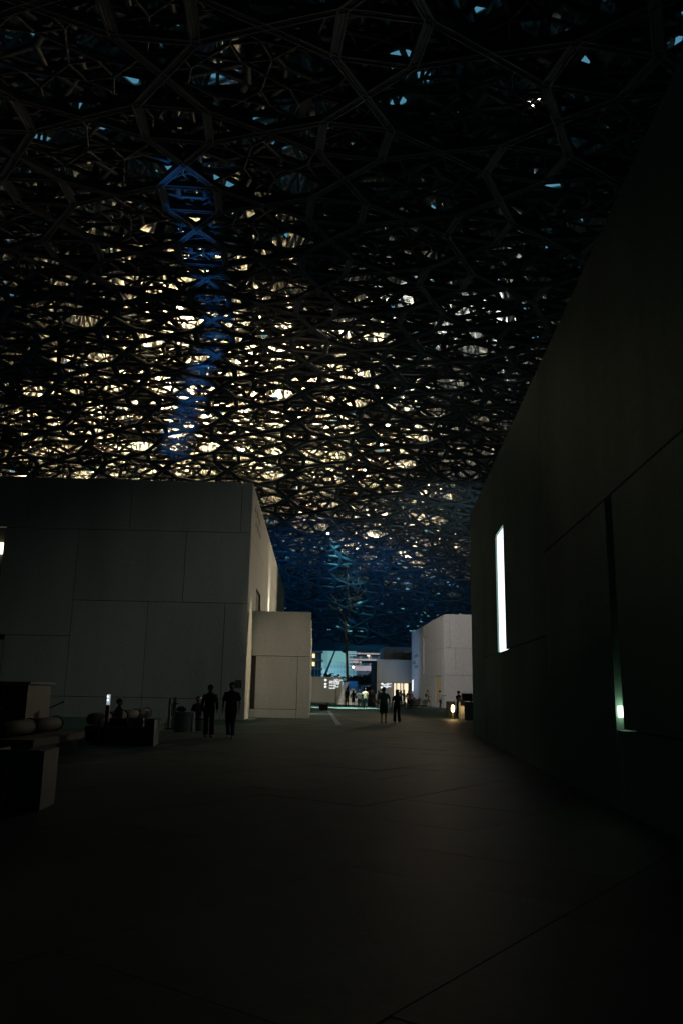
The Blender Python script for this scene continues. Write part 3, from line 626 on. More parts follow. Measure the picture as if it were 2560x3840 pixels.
rock('carved_stone', 'lowest rounded pale stone at the right end of the stone group', 2.1, 91.5, .36, .4, .8, 12, [(0, 1.0, 0), (.4, 1.0, 0), (.8, .7, 0), (1, .3, 0)], 'carved stones round the tree')

# bench and channel
BN = thing('stone_bench', 'dark tapered stone bench block at the end of the pale floor strip', 'bench', (-1.15, 66.0, 0), R(2))
g = G(); n = 0
g.V = [(-.3, -.5, .0), (.32, -.5, .0), (.32, .6, .0), (-.3, .6, .0), (-.42, -.6, .45), (.42, -.6, .45), (.42, .7, .45), (-.42, .7, .45)]; g.F = [(0, 3, 2, 1), (4, 5, 6, 7), (0, 1, 5, 4), (1, 2, 6, 5), (2, 3, 7, 6), (3, 0, 4, 7)]
g.obj('bench_body', mat('dark basalt', (.05, .05, .045), .6, .3, 4, .3, 20), BN)
g = G(); g.box((-.42, -.6, .453), (.42, .7, .49)); g.obj('seat_slab', mat('dark basalt top', (.07, .07, .06), .4, .3, 4), BN)
CHN = me_obj('floor_strip', [(-.82, 64.6, .004), (-.58, 64.6, .004), (.18, 39.4, .004), (-.06, 39.4, .004), (-.82, 64.6, .008), (-.58, 64.6, .008), (.18, 39.4, .008), (-.06, 39.4, .008)], [(4, 5, 6, 7)[::-1], (0, 1, 5, 4), (1, 2, 6, 5), (2, 3, 7, 6), (3, 0, 4, 7)], 'channel'); tag(CHN, kind='structure')

# ------------------------------------------------------------------ people
def skin_mesh(name, verts, edges, radii, m, parent, sub=1):
    me = bpy.data.meshes.new(name); me.from_pydata([tuple(v) for v in verts], edges, []); o = bpy.data.objects.new(name, me); COL.objects.link(o)
    md = o.modifiers.new('s', 'SKIN'); md.use_smooth_shade = True
    for i, v in enumerate(me.skin_vertices[0].data): v.radius = (radii[i], radii[i]) if not isinstance(radii[i], tuple) else radii[i]; v.use_root = (i == 0)
    if sub: sb = o.modifiers.new('u', 'SUBSURF'); sb.levels = sub; sb.render_levels = sub
    bpy.context.view_layer.update(); out = bpy.data.meshes.new_from_object(o.evaluated_get(bpy.context.evaluated_depsgraph_get()))
    bpy.data.objects.remove(o); bpy.data.meshes.remove(me); out.materials.clear(); out.materials.append(M[m]); out.polygons.foreach_set('use_smooth', [True] * len(out.polygons))
    r = bpy.data.objects.new(name, out); return link(r, parent)
def person(label, x, y, face, H=1.72, top='navy', bottom='trousers', bmat='charcoal', skin='skin_a', hair='short', stride=.3, arms=None, bulk=1.0, sit=False, sleeves='short', shoes='black', group=None, z0=0, hairm='hair', fingers=True):
    """face: 0 looks away from the camera (+Y), 180 towards it, 90 to the right"""
    t = thing('person', label, 'person', (x, y, z0), -R(face), group); k = H / 1.72
    P = lambda a, b, c: Vector((a * k, b * k, c * k))
    hz = .90 if not sit else .47; lift = hz - .90
    s = stride / 2
    hipL, hipR = P(-.09, 0, hz), P(.09, 0, hz)
    if sit:
        kneeL, kneeR, ankL, ankR = P(-.12, .42, .48), P(.12, .42, .48), P(-.12, .40, .09), P(.12, .44, .09)
    else:
        kneeL, kneeR = P(-.095, s * .75 + .04, .50), P(.095, -s * .35 + .05, .50); ankL, ankR = P(-.10, s, .085), P(.10, -s - .03, .10)
    toe = lambda a: a + P(0, .16, -.055)
    spine, chest, neck, neck2, head, crown = P(0, 0, 1.12 + lift), P(0, -.01, 1.32 + lift), P(0, -.01, 1.45 + lift), P(0, .01, 1.53 + lift), P(0, .02, 1.61 + lift), P(0, .01, 1.68 + lift)
    shL, shR = P(-.165 * bulk, -.01, 1.385 + lift), P(.165 * bulk, -.01, 1.385 + lift)
    if arms is None: arms = (((-.25, -.05, 1.13), (-.27, .08 + s * -.3, .89)), ((.25, -.02, 1.13), (.27, .12 + s * .5, .89)))
    V = [P(0, 0, hz + .05), spine, chest, neck, neck2, head, crown]; Rd = [.115 * bulk, .105 * bulk, .115 * bulk, .058, .055, .088, .07]; E = [(0, 1), (1, 2), (2, 3), (3, 4), (4, 5), (5, 6)]
    def add(v, r, p): V.append(v); Rd.append(r); E.append((p, len(V) - 1)); return len(V) - 1
    for sgn, sh, (el, wr) in ((-1, shL, arms[0]), (1, shR, arms[1])):
        el = P(el[0] * (bulk if abs(el[0]) > .2 else 1), el[1], el[2] + lift); wr = P(wr[0] * (bulk if abs(wr[0]) > .2 else 1), wr[1], wr[2] + lift)
        a = add(sh, .058, 2); b_ = add(el, .042, a); c = add(wr, .028, b_); d = (wr - el).normalized(); sd = d.cross(Vector((0, 1, 0.2))).normalized()
        pal = add(wr + d * .07 * k, .033, c)
        if fingers:
            fd = Vector((0, 1, 0)) if abs(d.y) < .8 else Vector((0, 0, 1))
            for q, fl in ((-1.5, .062), (-.5, .078), (.5, .082), (1.5, .07)):
                f0 = add(wr + d * .10 * k + fd * q * .018, .009, pal); f1 = add(wr + d * (.10 + fl * .6) * k + fd * q * .019 + sd * .006 * sgn, .008, f0); add(wr + d * (.10 + fl) * k + fd * q * .019 + sd * .02 * sgn, .007, f1)
            t0 = add(wr + d * .05 * k + fd * .035, .010, pal); add(wr + d * .09 * k + fd * .052, .009, t0)
    for hp, kn, an in ((hipL, kneeL, ankL), (hipR, kneeR, ankR)):
        a = add(hp, .088 * bulk, 0); b_ = add(kn, .055, a); c = add(an, .036, b_); d = add(an + P(0, -.03, -.03), .034, c); add(toe(an), .03, c)
    # nose and ears
    add(P(0, .115, 1.595 + lift), .016, 5); add(P(-.092, .01, 1.60 + lift), .018, 5); add(P(.092, .01, 1.60 + lift), .018, 5)
    skin_mesh('body', V, E, [r * k if not isinstance(r, tuple) else r for r in Rd], skin, t)
    for sx in (-1, 1): G().ball(P(.033 * sx, .093, 1.615 + lift), .012 * k, 8, 5).obj('eye', 'eye', t)
    # hair
    hp = P(0, -.005, 1.635 + lift)
    if hair == 'short': G().ball(hp + P(0, -.012, .02), .102 * k, 12, 7, (1, 1.08, .95)).obj('hair', hairm, t, True)
    elif hair == 'long':
        g = G(); g.ball(hp + P(0, -.015, .015), .108 * k, 12, 7, (1, 1.05, 1)); g.loft([(0, -.10 * k, (1.24 + lift) * k, .075 * k, .03 * k), (0, -.09 * k, (1.35 + lift) * k, .10 * k, .045 * k), (0, -.05 * k, (1.5 + lift) * k, .105 * k, .07 * k), (0, -.02 * k, (1.64 + lift) * k, .10 * k, .09 * k)], 12); g.obj('hair', hairm, t, True)
    elif hair == 'scarf':
        g = G(); g.loft([(0, -.02 * k, (1.36 + lift) * k, .17 * k, .12 * k), (0, -.01 * k, (1.46 + lift) * k, .12 * k, .11 * k), (0, -.02 * k, (1.56 + lift) * k, .112 * k, .105 * k), (0, -.02 * k, (1.66 + lift) * k, .105 * k, .10 * k), (0, -.02 * k, (1.73 + lift) * k, .055 * k, .06 * k)], 12); g.obj('headscarf', hairm if hairm != 'hair' else 'charcoal', t, True)
    elif hair == 'cap':
        g = G(); g.ball(hp + P(0, -.005, .03), .106 * k, 12, 7, (1, 1.05, .9)); g.box(P(-.07, .06, 1.655 + lift), P(.07, .19, 1.668 + lift)); g.obj('cap', 'cap', t, True)
    # top
    robe = bottom in ('robe',)
    g = G(); b = bulk * k; zb = (hz - .02 if not robe else hz) * k
    if hair == 'x': pass
    tz = lambda z: (z + lift) * k
    g.loft([(0, 0, tz(.80 if bottom != 'robe' else .9) if not sit else tz(.88), .185 * b, .125 * b), (0, 0, tz(.95), .175 * b, .125 * b), (0, 0, tz(1.12), .158 * b, .115 * b), (0, 0, tz(1.30), .18 * b, .125 * b), (0, -.01 * k, tz(1.385), .175 * b, .11 * b), (0, -.01 * k, tz(1.43), .135 * b, .09 * b), (0, -.01 * k, tz(1.462), .09 * b, .07 * b), (0, -.01 * k, tz(1.485), .06 * b, .058 * b)], 16)
    for sh, (el, wr) in ((shL, arms[0]), (shR, arms[1])):
        el = P(el[0] * (bulk if abs(el[0]) > .2 else 1), el[1], el[2] + lift); wr = P(wr[0] * (bulk if abs(wr[0]) > .2 else 1), wr[1], wr[2] + lift); inn = sh.lerp(P(0, 0, 1.36 + lift), .45)
        if sleeves == 'short': g.tube([inn, sh, sh.lerp(el, .5), sh.lerp(el, .85)], [.05 * b, .062 * b, .062 * b, .062 * b], 10)
        else: g.tube([inn, sh, el, el.lerp(wr, .96)], [.05 * b, .06 * b, .054 * b, .042 * b], 10)
    g.obj({'robe': 'robe_top'}.get(bottom, 'shirt'), top, t, True)
    # bottom
    g = G()
    if bottom in ('trousers', 'shorts', 'wide'):
        g.loft([(0, 0, (hz - .09) * k, .17 * b, .12 * b), (0, 0, (hz + .06) * k, .172 * b, .123 * b), (0, 0, (hz + .12) * k, .16 * b, .115 * b)], 14)
        for hp_, kn, an in ((hipL, kneeL, ankL), (hipR, kneeR, ankR)):
            if bottom == 'shorts': g.tube([hp_, hp_.lerp(kn, .5), hp_.lerp(kn, 1.0)], [.102 * b, .096 * b, .092 * b], 10)
            else:
                wd = .085 if bottom == 'wide' else .06
                g.tube([hp_, hp_.lerp(kn, .5), kn, kn.lerp(an, .5), kn.lerp(an, .98)], [.10 * b, .088 * b, .072 * b, wd * .98 * k, wd * k], 10)
        g.obj({'shorts': 'shorts'}.get(bottom, 'trousers'), bmat, t, True)
    else:
        lo = .06 if bottom == 'robe' else .42
        rings = [(0, (ankL.y + ankR.y) / 2 * .6, lo * k, .20 * b, .17 * b + abs(s) * .5), (0, 0, .45 * k, .185 * b, .15 * b + abs(s) * .3), (0, 0, .75 * k, .185 * b, .135 * b), (0, 0, .97 * k, .165 * b, .12 * b)]
        if bottom != 'robe': rings = [(0, 0, .44 * k, .2 * b, .16 * b), (0, 0, .7 * k, .19 * b, .14 * b), (0, 0, .97 * k, .165 * b, .12 * b)]
        g.loft(rings, 16); g.obj('robe' if bottom == 'robe' else 'skirt', bmat, t, True)
    for an in (ankL, ankR):
        G().loft([(an.x, an.y + .055 * k, max(0, an.z - .085 * k), .045 * k, .135 * k), (an.x, an.y + .055 * k, max(.03, an.z - .05 * k), .046 * k, .135 * k), (an.x, an.y + .02 * k, an.z - .01 * k, .04 * k, .075 * k)], 10).obj('shoe', shoes, t, True)
    return t
dn = None
A_OUT = (((-.235, -.04, 1.13), (-.245, .10, .90)), ((.24, -.03, 1.13), (.25, -.02, .89)))
pL = person('man walking towards us with glasses and an open dark blue shirt, left of the pair', -4.30, 27.8, 172, 1.70, 'navy', 'wide', 'charcoal', hair='short', arms=A_OUT, sleeves='long', stride=.22, bulk=1.05)
g = G(); g.box((-.07, .108, 1.585), (-.012, .118, 1.62)); g.box((.012, .108, 1.585), (.07, .118, 1.62)); g.box((-.012, .11, 1.605), (.012, .116, 1.612)); g.obj('glasses', 'glass', pL)
g = G(); g.loft([(0, .004, .86, .13, .13), (0, .004, 1.1, .115, .122), (0, .004, 1.32, .10, .127), (0, .0, 1.4, .06, .10)], 14); g.obj('undershirt', 'blackcloth', pL, True)
person('man in a black t-shirt walking towards us, right of the pair by the low block', -3.52, 27.4, 184, 1.79, 'blackcloth', 'trousers', 'charcoal', hair='short', arms=A_OUT, stride=.28, bulk=1.12, shoes='railing')
person('man in a dark teal t-shirt and shorts walking away in the middle of the plaza', 2.32, 42.0, 2, 1.78, 'tealtee', 'shorts', 'greyshort', hair='short', stride=.34, bulk=1.08, arms=(((-.26, -.04, 1.14), (-.28, .12, .92)), ((.27, -.06, 1.15), (.26, .16, .98))))
person('long-haired woman in black tunic and trousers walking away beside the man in shorts', 3.03, 42.5, 356, 1.66, 'blackcloth', 'wide', 'blackcloth', hair='long', stride=.3, bulk=.98, shoes='whiteshirt')
person('person in a black coat standing in front of the carved stones', .93, 85.5, 170, 1.72, 'charcoal', 'trousers', 'blackcloth', stride=.24, sleeves='long', bulk=1.02, fingers=False)
person('person in a dark olive top walking away, left of the man in the cream shirt', 1.95, 75.5, 5, 1.62, 'olive', 'trousers', 'charcoal', sleeves='long', stride=.2, bulk=1.12, fingers=False)
person('man in a cream shirt and dark jeans walking away across the light band', 2.45, 74.8, 355, 1.78, 'cream', 'trousers', 'denim', stride=.26, bulk=1.05, fingers=False)
person('woman in a long black robe walking just beyond the man in the cream shirt', 3.2, 84.0, 0, 1.62, 'blackcloth', 'robe', 'blackcloth', hair='scarf', sleeves='long', stride=.15, fingers=False)
person('small child in a long red dress beside a woman in black', 3.62, 82.5, 20, .95, 'red', 'robe', 'red', hair='long', skin='skin_b', stride=.1, fingers=False)
person('woman in black with a headscarf walking with the child in red', 3.75, 76.5, 170, 1.66, 'blackcloth', 'skirt', 'blackcloth', hair='scarf', sleeves='long', stride=.3, fingers=False)
person('bystander in dark clothes in front of the blue pavilion, behind the stones', 2.0, 110.0, 180, 1.7, 'charcoal', 'trousers', 'charcoal', sleeves='long', stride=.1, fingers=False)
person('slim figure in black right behind the man in the teal t-shirt', 3.6, 86.0, 185, 1.68, 'blackcloth', 'robe', 'blackcloth', hair='scarf', sleeves='long', stride=.1, fingers=False)
CR_ = 'crowd at the lit entrance'
person('tallest dark silhouette at the left door post of the lit entrance', 7.2, 98.5, 0, 1.75, 'charcoal', 'trousers', 'charcoal', stride=.1, group=CR_, fingers=False)
person('person in a sage green robe beside the strollers', 6.25, 82.5, 10, 1.68, 'sage', 'robe', 'sage', hair='scarf', hairm='charcoal', sleeves='long', stride=.1, group=CR_, fingers=False)
person('dark figure behind the stroller with its hand on the push bar', 6.55, 82.0, 80, 1.72, 'charcoal', 'trousers', 'charcoal', stride=.2, arms=(((-.24, .05, 1.14), (-.2, .36, 1.05)), ((.24, .05, 1.14), (.2, .36, 1.05))), sleeves='long', group=CR_, fingers=False)
person('woman in a dusty pink top bending over the first stroller', 6.85, 81.0, 90, 1.45, 'pink', 'wide', 'rose', hair='scarf', stride=.15, arms=(((-.2, .15, 1.14), (-.12, .38, 1.08)), ((.2, .15, 1.14), (.12, .38, 1.08))), group=CR_, sleeves='long', skin='skin_b', fingers=False)
person('dark haired figure against the right glass pane of the entrance', 7.15, 84.0, 0, 1.66, 'charcoal', 'trousers', 'charcoal', stride=.1, group=CR_, fingers=False)
person('shorter dark figure closest to the right door post of the entrance', 7.75, 88.0, 0, 1.6, 'blackcloth', 'skirt', 'blackcloth', stride=.1, group=CR_, fingers=False)
person('seated person in khaki between the two strollers', 7.45, 83.3, 200, 1.72, 'khaki', 'trousers', 'denim', sit=True, group=CR_, z0=.02, fingers=False)
person('child standing in dark clothes behind the green stroller', 8.35, 85.2, 180, 1.05, 'charcoal', 'shorts', 'greyshort', stride=.1, group=CR_, fingers=False)
person('man with a backpack, pinkish shirt and khaki shorts by the white cube wall', 9.55, 88.0, 100, 1.74, 'rose', 'shorts', 'khaki', stride=.45, bulk=1.05, arms=(((-.25, .0, 1.14), (-.2, .25, 1.06)), ((.25, .0, 1.14), (.2, .28, 1.08))), fingers=False)
o = G().ball((0, -.2, 1.22), .17, 10, 7, (.95, .7, 1.35)).obj('backpack', 'charcoal', [q for q in COL.objects if q.get('label', '').startswith('man with a backpack')][0], True)
person('man in a pale shirt and dark trousers stretching both arms out before the brass door', 10.05, 81.5, 60, 1.72, 'whiteshirt', 'trousers', 'navy', skin='skin_a', stride=.2, arms=(((-.38, .12, 1.28), (-.5, .30, 1.20)), ((.38, .18, 1.22), (.52, .36, 1.26))), fingers=False)
person('barista in a teal cap and pale apron behind the coffee counter', 7.95, 54.5, 150, 1.66, 'cap', 'trousers', 'blackcloth', hair='cap', stride=.05, arms=(((-.24, .1, 1.14), (-.15, .34, 1.08)), ((.24, .1, 1.14), (.15, .34, 1.08))))
ba = [q for q in COL.objects if q.get('label', '').startswith('barista')][0]
G().loft([(0, .05, .62, .15, .1), (0, .045, .95, .14, .1), (0, .04, 1.3, .11, .1)], 14).obj('apron', 'apron', ba, True)
person('seated person behind the round pale drum table, only head and shoulders showing', -5.45, 32.3, 180, 1.68, 'blackcloth', 'trousers', 'charcoal', sit=True)
person('person sitting on the long bolster sofa next to the lit display post', -6.75, 25.6, 100, 1.62, 'charcoal', 'trousers', 'charcoal', sit=True)

for lb_, x_, y_, f_, h_, tp_, bt_, bm_, hr_ in (('distant walker in grey just left of the open doors of the lit entrance', 4.9, 93.0, 90, 1.72, 'greyshort', 'trousers', 'charcoal', 'short'),
        ('distant person in a dark dress left of the olive-topped walker', 1.55, 84.5, 10, 1.6, 'navy', 'skirt', 'charcoal', 'long'), ('distant man in navy crossing right of the woman in the long black robe', 3.9, 97.0, 90, 1.75, 'navy', 'trousers', 'denim', 'short'),
        ('distant person in khaki close to the glass pavilion doors', 4.7, 118.0, 180, 1.7, 'khaki', 'trousers', 'charcoal', 'short'), ('distant person in dusty rose waiting left of the lit entrance', 5.5, 104.0, 200, 1.65, 'rose', 'wide', 'charcoal', 'scarf')):
    person(lb_, x_, y_, f_, h_, tp_, bt_, bm_, hair=hr_, sleeves='long', stride=.22, fingers=False)

# strollers
def stroller(label, x, y, face, seat='sage'):
    t = thing('stroller', label, 'stroller', (x, y, 0), -R(face), 'strollers by the entrance')
    for sx in (-.27, .27):
        for sy, r in ((-.3, .15), (.35, .12)):
            w_ = G().torus((sx, sy, r), r - .02, .02, 16, 'x').obj('wheel', 'black', t); G().torus((sx, sy, r), r - .055, .012, 14, 'x').obj('rim', 'white', w_)
        G().tube([(sx * .9, .35, .14), (sx * .9, .05, .55), (sx * .9, -.45, 1.02)], .014, 6).obj('frame_tube', 'railing', t); G().tube([(sx * .9, -.3, .16), (sx * .9, .08, .56)], .014, 6).obj('frame_tube', 'railing', t)
    G().tube([(-.24, -.45, 1.02), (.24, -.45, 1.02)], .02, 7).obj('push_bar', 'black', t)
    g = G(); g.bar((0, .22, .45), (0, -.1, .42), .4, .06); g.bar((0, -.1, .42), (0, -.28, .86), .4, .06); g.bar((0, .22, .45), (0, .34, .22), .36, .04); g.obj('seat', seat, t)
    g = G(); arc = [(-.3 + .0, .95)]; 
    for i in range(5):
        a0 = R(20 + i * 22); a1 = R(42 + i * 22); p = Vector((0, -.28 + .42 * math.sin(a0) * .9, .62 + .42 * math.cos(a0))); q = Vector((0, -.28 + .42 * math.sin(a1) * .9, .62 + .42 * math.cos(a1))); g.bar(p, q, .42, .02)
    g.obj('canopy', seat, t); g = G(); g.box((-.18, -.3, .18), (.18, .15, .32)); g.obj('basket', 'charcoal', t)
    return t
stroller('grey stroller with pale wheels, left one of the row at the entrance', 6.95, 79.8, 75, 'charcoal')
stroller('brown stroller with pale wheels, middle one of the row', 7.5, 80.0, 80, 'khaki')
stroller('sage green stroller with dark wheels, rightmost and closest to the white cube', 8.35, 80.2, 95, 'sage')

# ------------------------------------------------------------------ coffee counter at the right
CC = thing('coffee_counter', 'pale box coffee counter partly hidden behind the long dark wall', 'counter', (7.5, 49.0, 0))
G().box((-.02, 0, .04), (2.2, 1.6, 1.0)).obj('counter_body', 'furn', CC); G().box((-.1, -.05, 1.003), (2.25, 1.65, 1.04)).obj('worktop', 'furn', CC); G().box((.02, .03, 0), (2.15, 1.55, .038)).obj('plinth', 'black', CC)
for nm, x, y, r, lb in (('cylinder_bin', 7.35, 51.0, .14, 'slim pale cylinder between the lamp bollard and the coffee counter'), ('cylinder_bin', 7.22, 53.0, .30, 'wider shaded cylinder left of the slim one by the coffee counter')):
    t = thing(nm, lb, 'bin', (x + (.0 if r > .2 else .22), y, 0)); G().loft([(0, 0, .0, r, r), (0, 0, .98, r, r)], 24).obj('bin_body', 'furn', t, False); G().loft([(0, 0, .985, r * .96, r * .96), (0, 0, 1.02, r * .96, r * .96)], 24).obj('rim_band', 'wicker', t)
CM = thing('espresso_machine', 'bulky black espresso machine with upturned cups on top, on the coffee counter', 'coffee machine', (7.75, 49.5, 1.04))
G().box((-.30, 0, .06), (.32, .55, .42)).obj('machine_body', 'black', CM); G().box((-.34, -.05, .30), (.30, .05, .50)).obj('brew_head', 'black', CM); G().box((-.26, .02, .42), (.30, .5, .46)).obj('cup_rail', 'railing', CM)
for k in range(5): G().loft([(-.22 + k * .11, .1 + (k % 2) * .1, .462, .034, .034), (-.22 + k * .11, .1 + (k % 2) * .1, .56, .026, .026)], 10).obj('cup', 'white', CM)
for k in (-.2, .2): G().tube([(k, -.1, .28), (k, -.22, .26)], .018, 6).obj('portafilter', 'black', CM)
G().box((-.3, .1, 0), (-.24, .5, .058)).obj('foot', 'black', CM); G().box((.24, .1, 0), (.3, .5, .058)).obj('foot', 'black', CM)
GR = thing('coffee_grinder', 'dark coffee grinder with a brass hopper right of the espresso machine', 'grinder', (8.30, 49.4, 1.04))
G().box((-.12, 0, 0), (.14, .3, .36)).obj('grinder_body', 'cap', GR); G().loft([(0, .15, .362, .06, .06), (0, .15, .5, .11, .11), (0, .15, .52, .11, .11)], 14).obj('hopper', 'gold', GR)
t = thing('paper_menu', 'creased white paper menu hanging at the left corner of the coffee counter', 'menu', (7.36, 48.85, .82)); G().box((-.12, -.02, 0), (.12, -.005, .3)).obj('paper_sheet', 'whiteshirt', t); G().box((-.14, -.03, .3), (.14, .0, .32)).obj('clip_bar', 'black', t)
LB_ = thing('lamp_bollard', 'short bollard with an oval glowing amber head beside the cylinders', 'lamp', (7.02, 50.6, 0))
G().loft([(0, 0, 0, .055, .055), (0, 0, .42, .055, .055)], 14).obj('post', 'furn', LB_); G().loft([(0, 0, .425, .06, .06), (0, 0, .5, .10, .10), (0, 0, .64, .105, .105), (0, 0, .78, .085, .085), (0, 0, .84, .03, .03)], 14).obj('lamp_head', 'amber_lamp', LB_, True)
lamp_light('amber_light', LB_, 'POINT', (6.9, 50.3, .62), (1, .6, .25), 22, radius=.1)
# leaning barrier poles in front of the cube
RL = thing('handrail', 'thin bent grey handrail in front of the white cube corner', 'handrail', (10.15, 83.0, 0))
G().tube([(0, 0, 0), (0, 0, .8), (.17, .4, 1.15)], .02, 6).obj('rail_tube', 'railing', RL)
RL2 = thing('post_barrier', 'very thin low barrier posts behind the man with outstretched arms', 'barrier', (9.6, 88.5, 0))
for k in range(2): G().tube([(k * .42, 0, 0), (k * .42, 0, .48)], .014, 6).obj('post', 'railing', RL2)
G().tube([(0, 0, .48), (.42, 0, .48)], .012, 6).obj('top_rail', 'railing', RL2)

# ------------------------------------------------------------------ lounge furniture at the left
def bolster_sofa(label, x, y0, y1, gp):
    t = thing('bolster_sofa', label, 'sofa', (x, y0, 0), 0, gp); L = y1 - y0; n_ = max(1, round(L / 1.75))
    G().box((-.42, .05, .05), (.42, L - .05, .30)).obj('base', 'charcoal', t)
    for k in range(n_):
        a, b_ = k * L / n_ + .02, (k + 1) * L / n_ - .02
        G().box((-.45, a, .303), (.47, b_, .46)).obj('seat_cushion', 'wicker', t)
        G().tube([(-.28, a + .01, .66), (-.28, a + .05, .66), (-.28, b_ - .05, .66), (-.28, b_ - .01, .66)], [.13, .165, .165, .13], 16).obj('bolster', 'wicker', t, True)
        G().torus((0, 0, 0), .18, .014, 18, 'x').obj('strap', 'blackcloth', t); st = [c for c in COL.objects if c.name.startswith('strap')][-1]
        st.matrix_local = Matrix.Translation((-.28, b_ - .02, .66)) @ Matrix.Rotation(math.pi / 2, 4, 'Z')
    return t
bolster_sofa('long tan sofa with a tube-shaped back bolster, far one behind the pale box sofa', -6.9, 24.2, 31.2, 'bolster sofas')
bolster_sofa('short tan sofa with a tube-shaped back bolster, near one left of the lit display', -6.95, 17.8, 21.4, 'bolster sofas')
BX = thing('box_sofa', 'pale-framed box sofa with black seat cushions, its thin right side panel facing us', 'sofa', (-5.92, 23.7, 0), R(2))
G().box((.72, -.42, 0), (.78, .42, .70)).obj('side_panel', 'furn', BX); G().box((-.78, -.42, 0), (-.72, .42, .70)).obj('side_panel', 'furn', BX)
G().box((-.12, .36, .30), (.30, .42, .72)).obj('back_panel', 'furn', BX); G().box((.36, .36, .30), (.718, .42, .70)).obj('back_panel', 'furn', BX); G().box((-.71, .36, .30), (-.16, .42, .70)).obj('back_panel', 'charcoal', BX)
for k in (-1, 0): G().box((.01 + k * .72, -.44, .28), (.71 + k * .72, .34, .48)).obj('seat_cushion', 'blackcloth', BX)
G().box((-.715, -.40, .02), (.715, .34, .275)).obj('base', 'blackcloth', BX)
DT = thing('drum_table', 'round pale drum table with a dark vertical gap, beside the walking pair', 'table', (-5.68, 30.9, 0))
g = G(); seg = 26
for i in range(seg):
    a0 = -.55 + (2 * math.pi - .12) * i / seg; a1 = -.55 + (2 * math.pi - .12) * (i + 1) / seg; n = len(g.V)
    for a in (a0, a1):
        for r in (.34, .37): g.V += [(r * math.cos(a), r * math.sin(a), 0), (r * math.cos(a), r * math.sin(a), .69)]
    g.F += [(n + 2, n + 6, n + 7, n + 3), (n, n + 1, n + 5, n + 4), (n + 1, n + 3, n + 7, n + 5)] + ([(n, n + 2, n + 3, n + 1)] if i == 0 else []) + ([(n + 4, n + 5, n + 7, n + 6)] if i == seg - 1 else [])
g.obj('drum_shell', 'furn', DT); G().loft([(0, 0, .693, .39, .39), (0, 0, .72, .39, .39)], 28).obj('tabletop', 'furn', DT); G().loft([(0, 0, 0, .33, .33), (0, 0, .69, .33, .33)], 20).obj('core', 'black', DT)
t = thing('drum_stool', 'lower pale stool block right behind the round drum table', 'stool', (-5.25, 31.9, 0)); G().loft([(0, 0, 0, .17, .17), (0, 0, .40, .2, .2)], 18).obj('stool_body', 'furn', t); G().loft([(0, 0, .403, .21, .21), (0, 0, .45, .2, .2)], 18).obj('cushion', 'charcoal', t)
t = thing('black_bag', 'soft black bag slumped on the drum table', 'bag', (-5.85, 31.0, .72)); G().ball((0, 0, .09), .17, 14, 8, (1.15, .8, .55)).obj('bag_body', 'blackcloth', t, True); G().torus((0, 0, .19), .08, .012, 14, 'z').obj('handle', 'blackcloth', t)
for x, y, w_, z0_, z1_, lb in ((-6.62, 32.6, .09, .0, 1.16, 'thin pale board standing left of the drum table'), (-6.38, 32.4, .13, .0, 1.22, 'wider pale board with a black bracket behind the drum table')):
    t = thing('menu_stand', lb, 'stand', (x, y, 0)); G().box((-w_ / 2, -.02, .05), (w_ / 2, .02, z1_)).obj('board', 'furn', t); G().box((-w_, -.1, 0), (w_, .1, .046)).obj('foot', 'black', t)
    if w_ > .1: G().tube([(-.09, -.05, .5), (-.09, -.05, .98), (.14, -.05, .98)], .025, 6).obj('bracket', 'black', t)
DP = thing('display_post', 'black post carrying a small glowing glass display box with two tiny lights', 'display', (-6.55, 23.6, 0))
G().box((-.05, -.05, 0), (.05, .05, 1.08)).obj('post', 'black', DP); G().box((-.045, -.02, 1.09), (.04, .03, 1.38)).obj('display_panel', 'phone_glow', DP)
for a, b_ in ((-.02, 1.32), (-.01, 1.22)): G().ball((a, -.03, b_), .017, 8, 5).obj('display_light', 'tiny_glow', DP)
KS = thing('kiosk', 'pale kiosk counter at the left edge with dark menu panels', 'kiosk', (-8.9, 19.8, 0))
M['kiosk'] = mat('dark olive kiosk board', (.07, .08, .06), .7, .2, 2); G().box((-2, 0, 0), (1.45, 1.6, 1.62)).obj('kiosk_body', 'kiosk', KS); G().box((-2.1, -.06, 1.625), (1.52, 1.7, 1.68)).obj('kiosk_roof', 'kiosk', KS)
G().box((.95, -.03, .95), (1.18, -.003, 1.56)).obj('menu_panel', 'blackcloth', KS); G().box((.62, -.03, .25), (.84, -.003, .85)).obj('menu_panel', 'blackcloth', KS); G().box((.1, -.03, .25), (.5, -.003, .85)).obj('menu_panel', 'blackcloth', KS); G().box((-.6, -.02, 1.0), (.45, -.003, 1.4)).obj('serving_hatch', 'blackcloth', KS)
G().ball((.75, -.05, 1.08), .02, 8, 5).obj('candle_light', 'amber_lamp', KS)
for k in range(5): G().loft([(.45 + .1 * k, -.05, 1.1, .03, .03), (.45 + .1 * k, -.05, 1.3, .03, .03), (.45 + .1 * k, -.05, 1.36, .012, .012), (.45 + .1 * k, -.05, 1.42, .012, .012)], 8).obj('bottle', 'glass', KS)
G().box((.38, -.10, 1.06), (.92, -.035, 1.095)).obj('shelf', 'furn', KS)
HR = thing('stair_handrail', 'dark sloping handrail with an end post in front of the left gallery wall', 'handrail', (-13.6, 38.5, 0))
G().bar((-.35, 0, .28), (.85, 0, .86), .06, .06).obj('rail', 'black', HR); G().tube([(.85, 0, 0), (.85, 0, .84)], .02, 6).obj('post', 'railing', HR); G().tube([(-.3, 0, 0), (-.3, 0, .28)], .02, 6).obj('post', 'railing', HR)
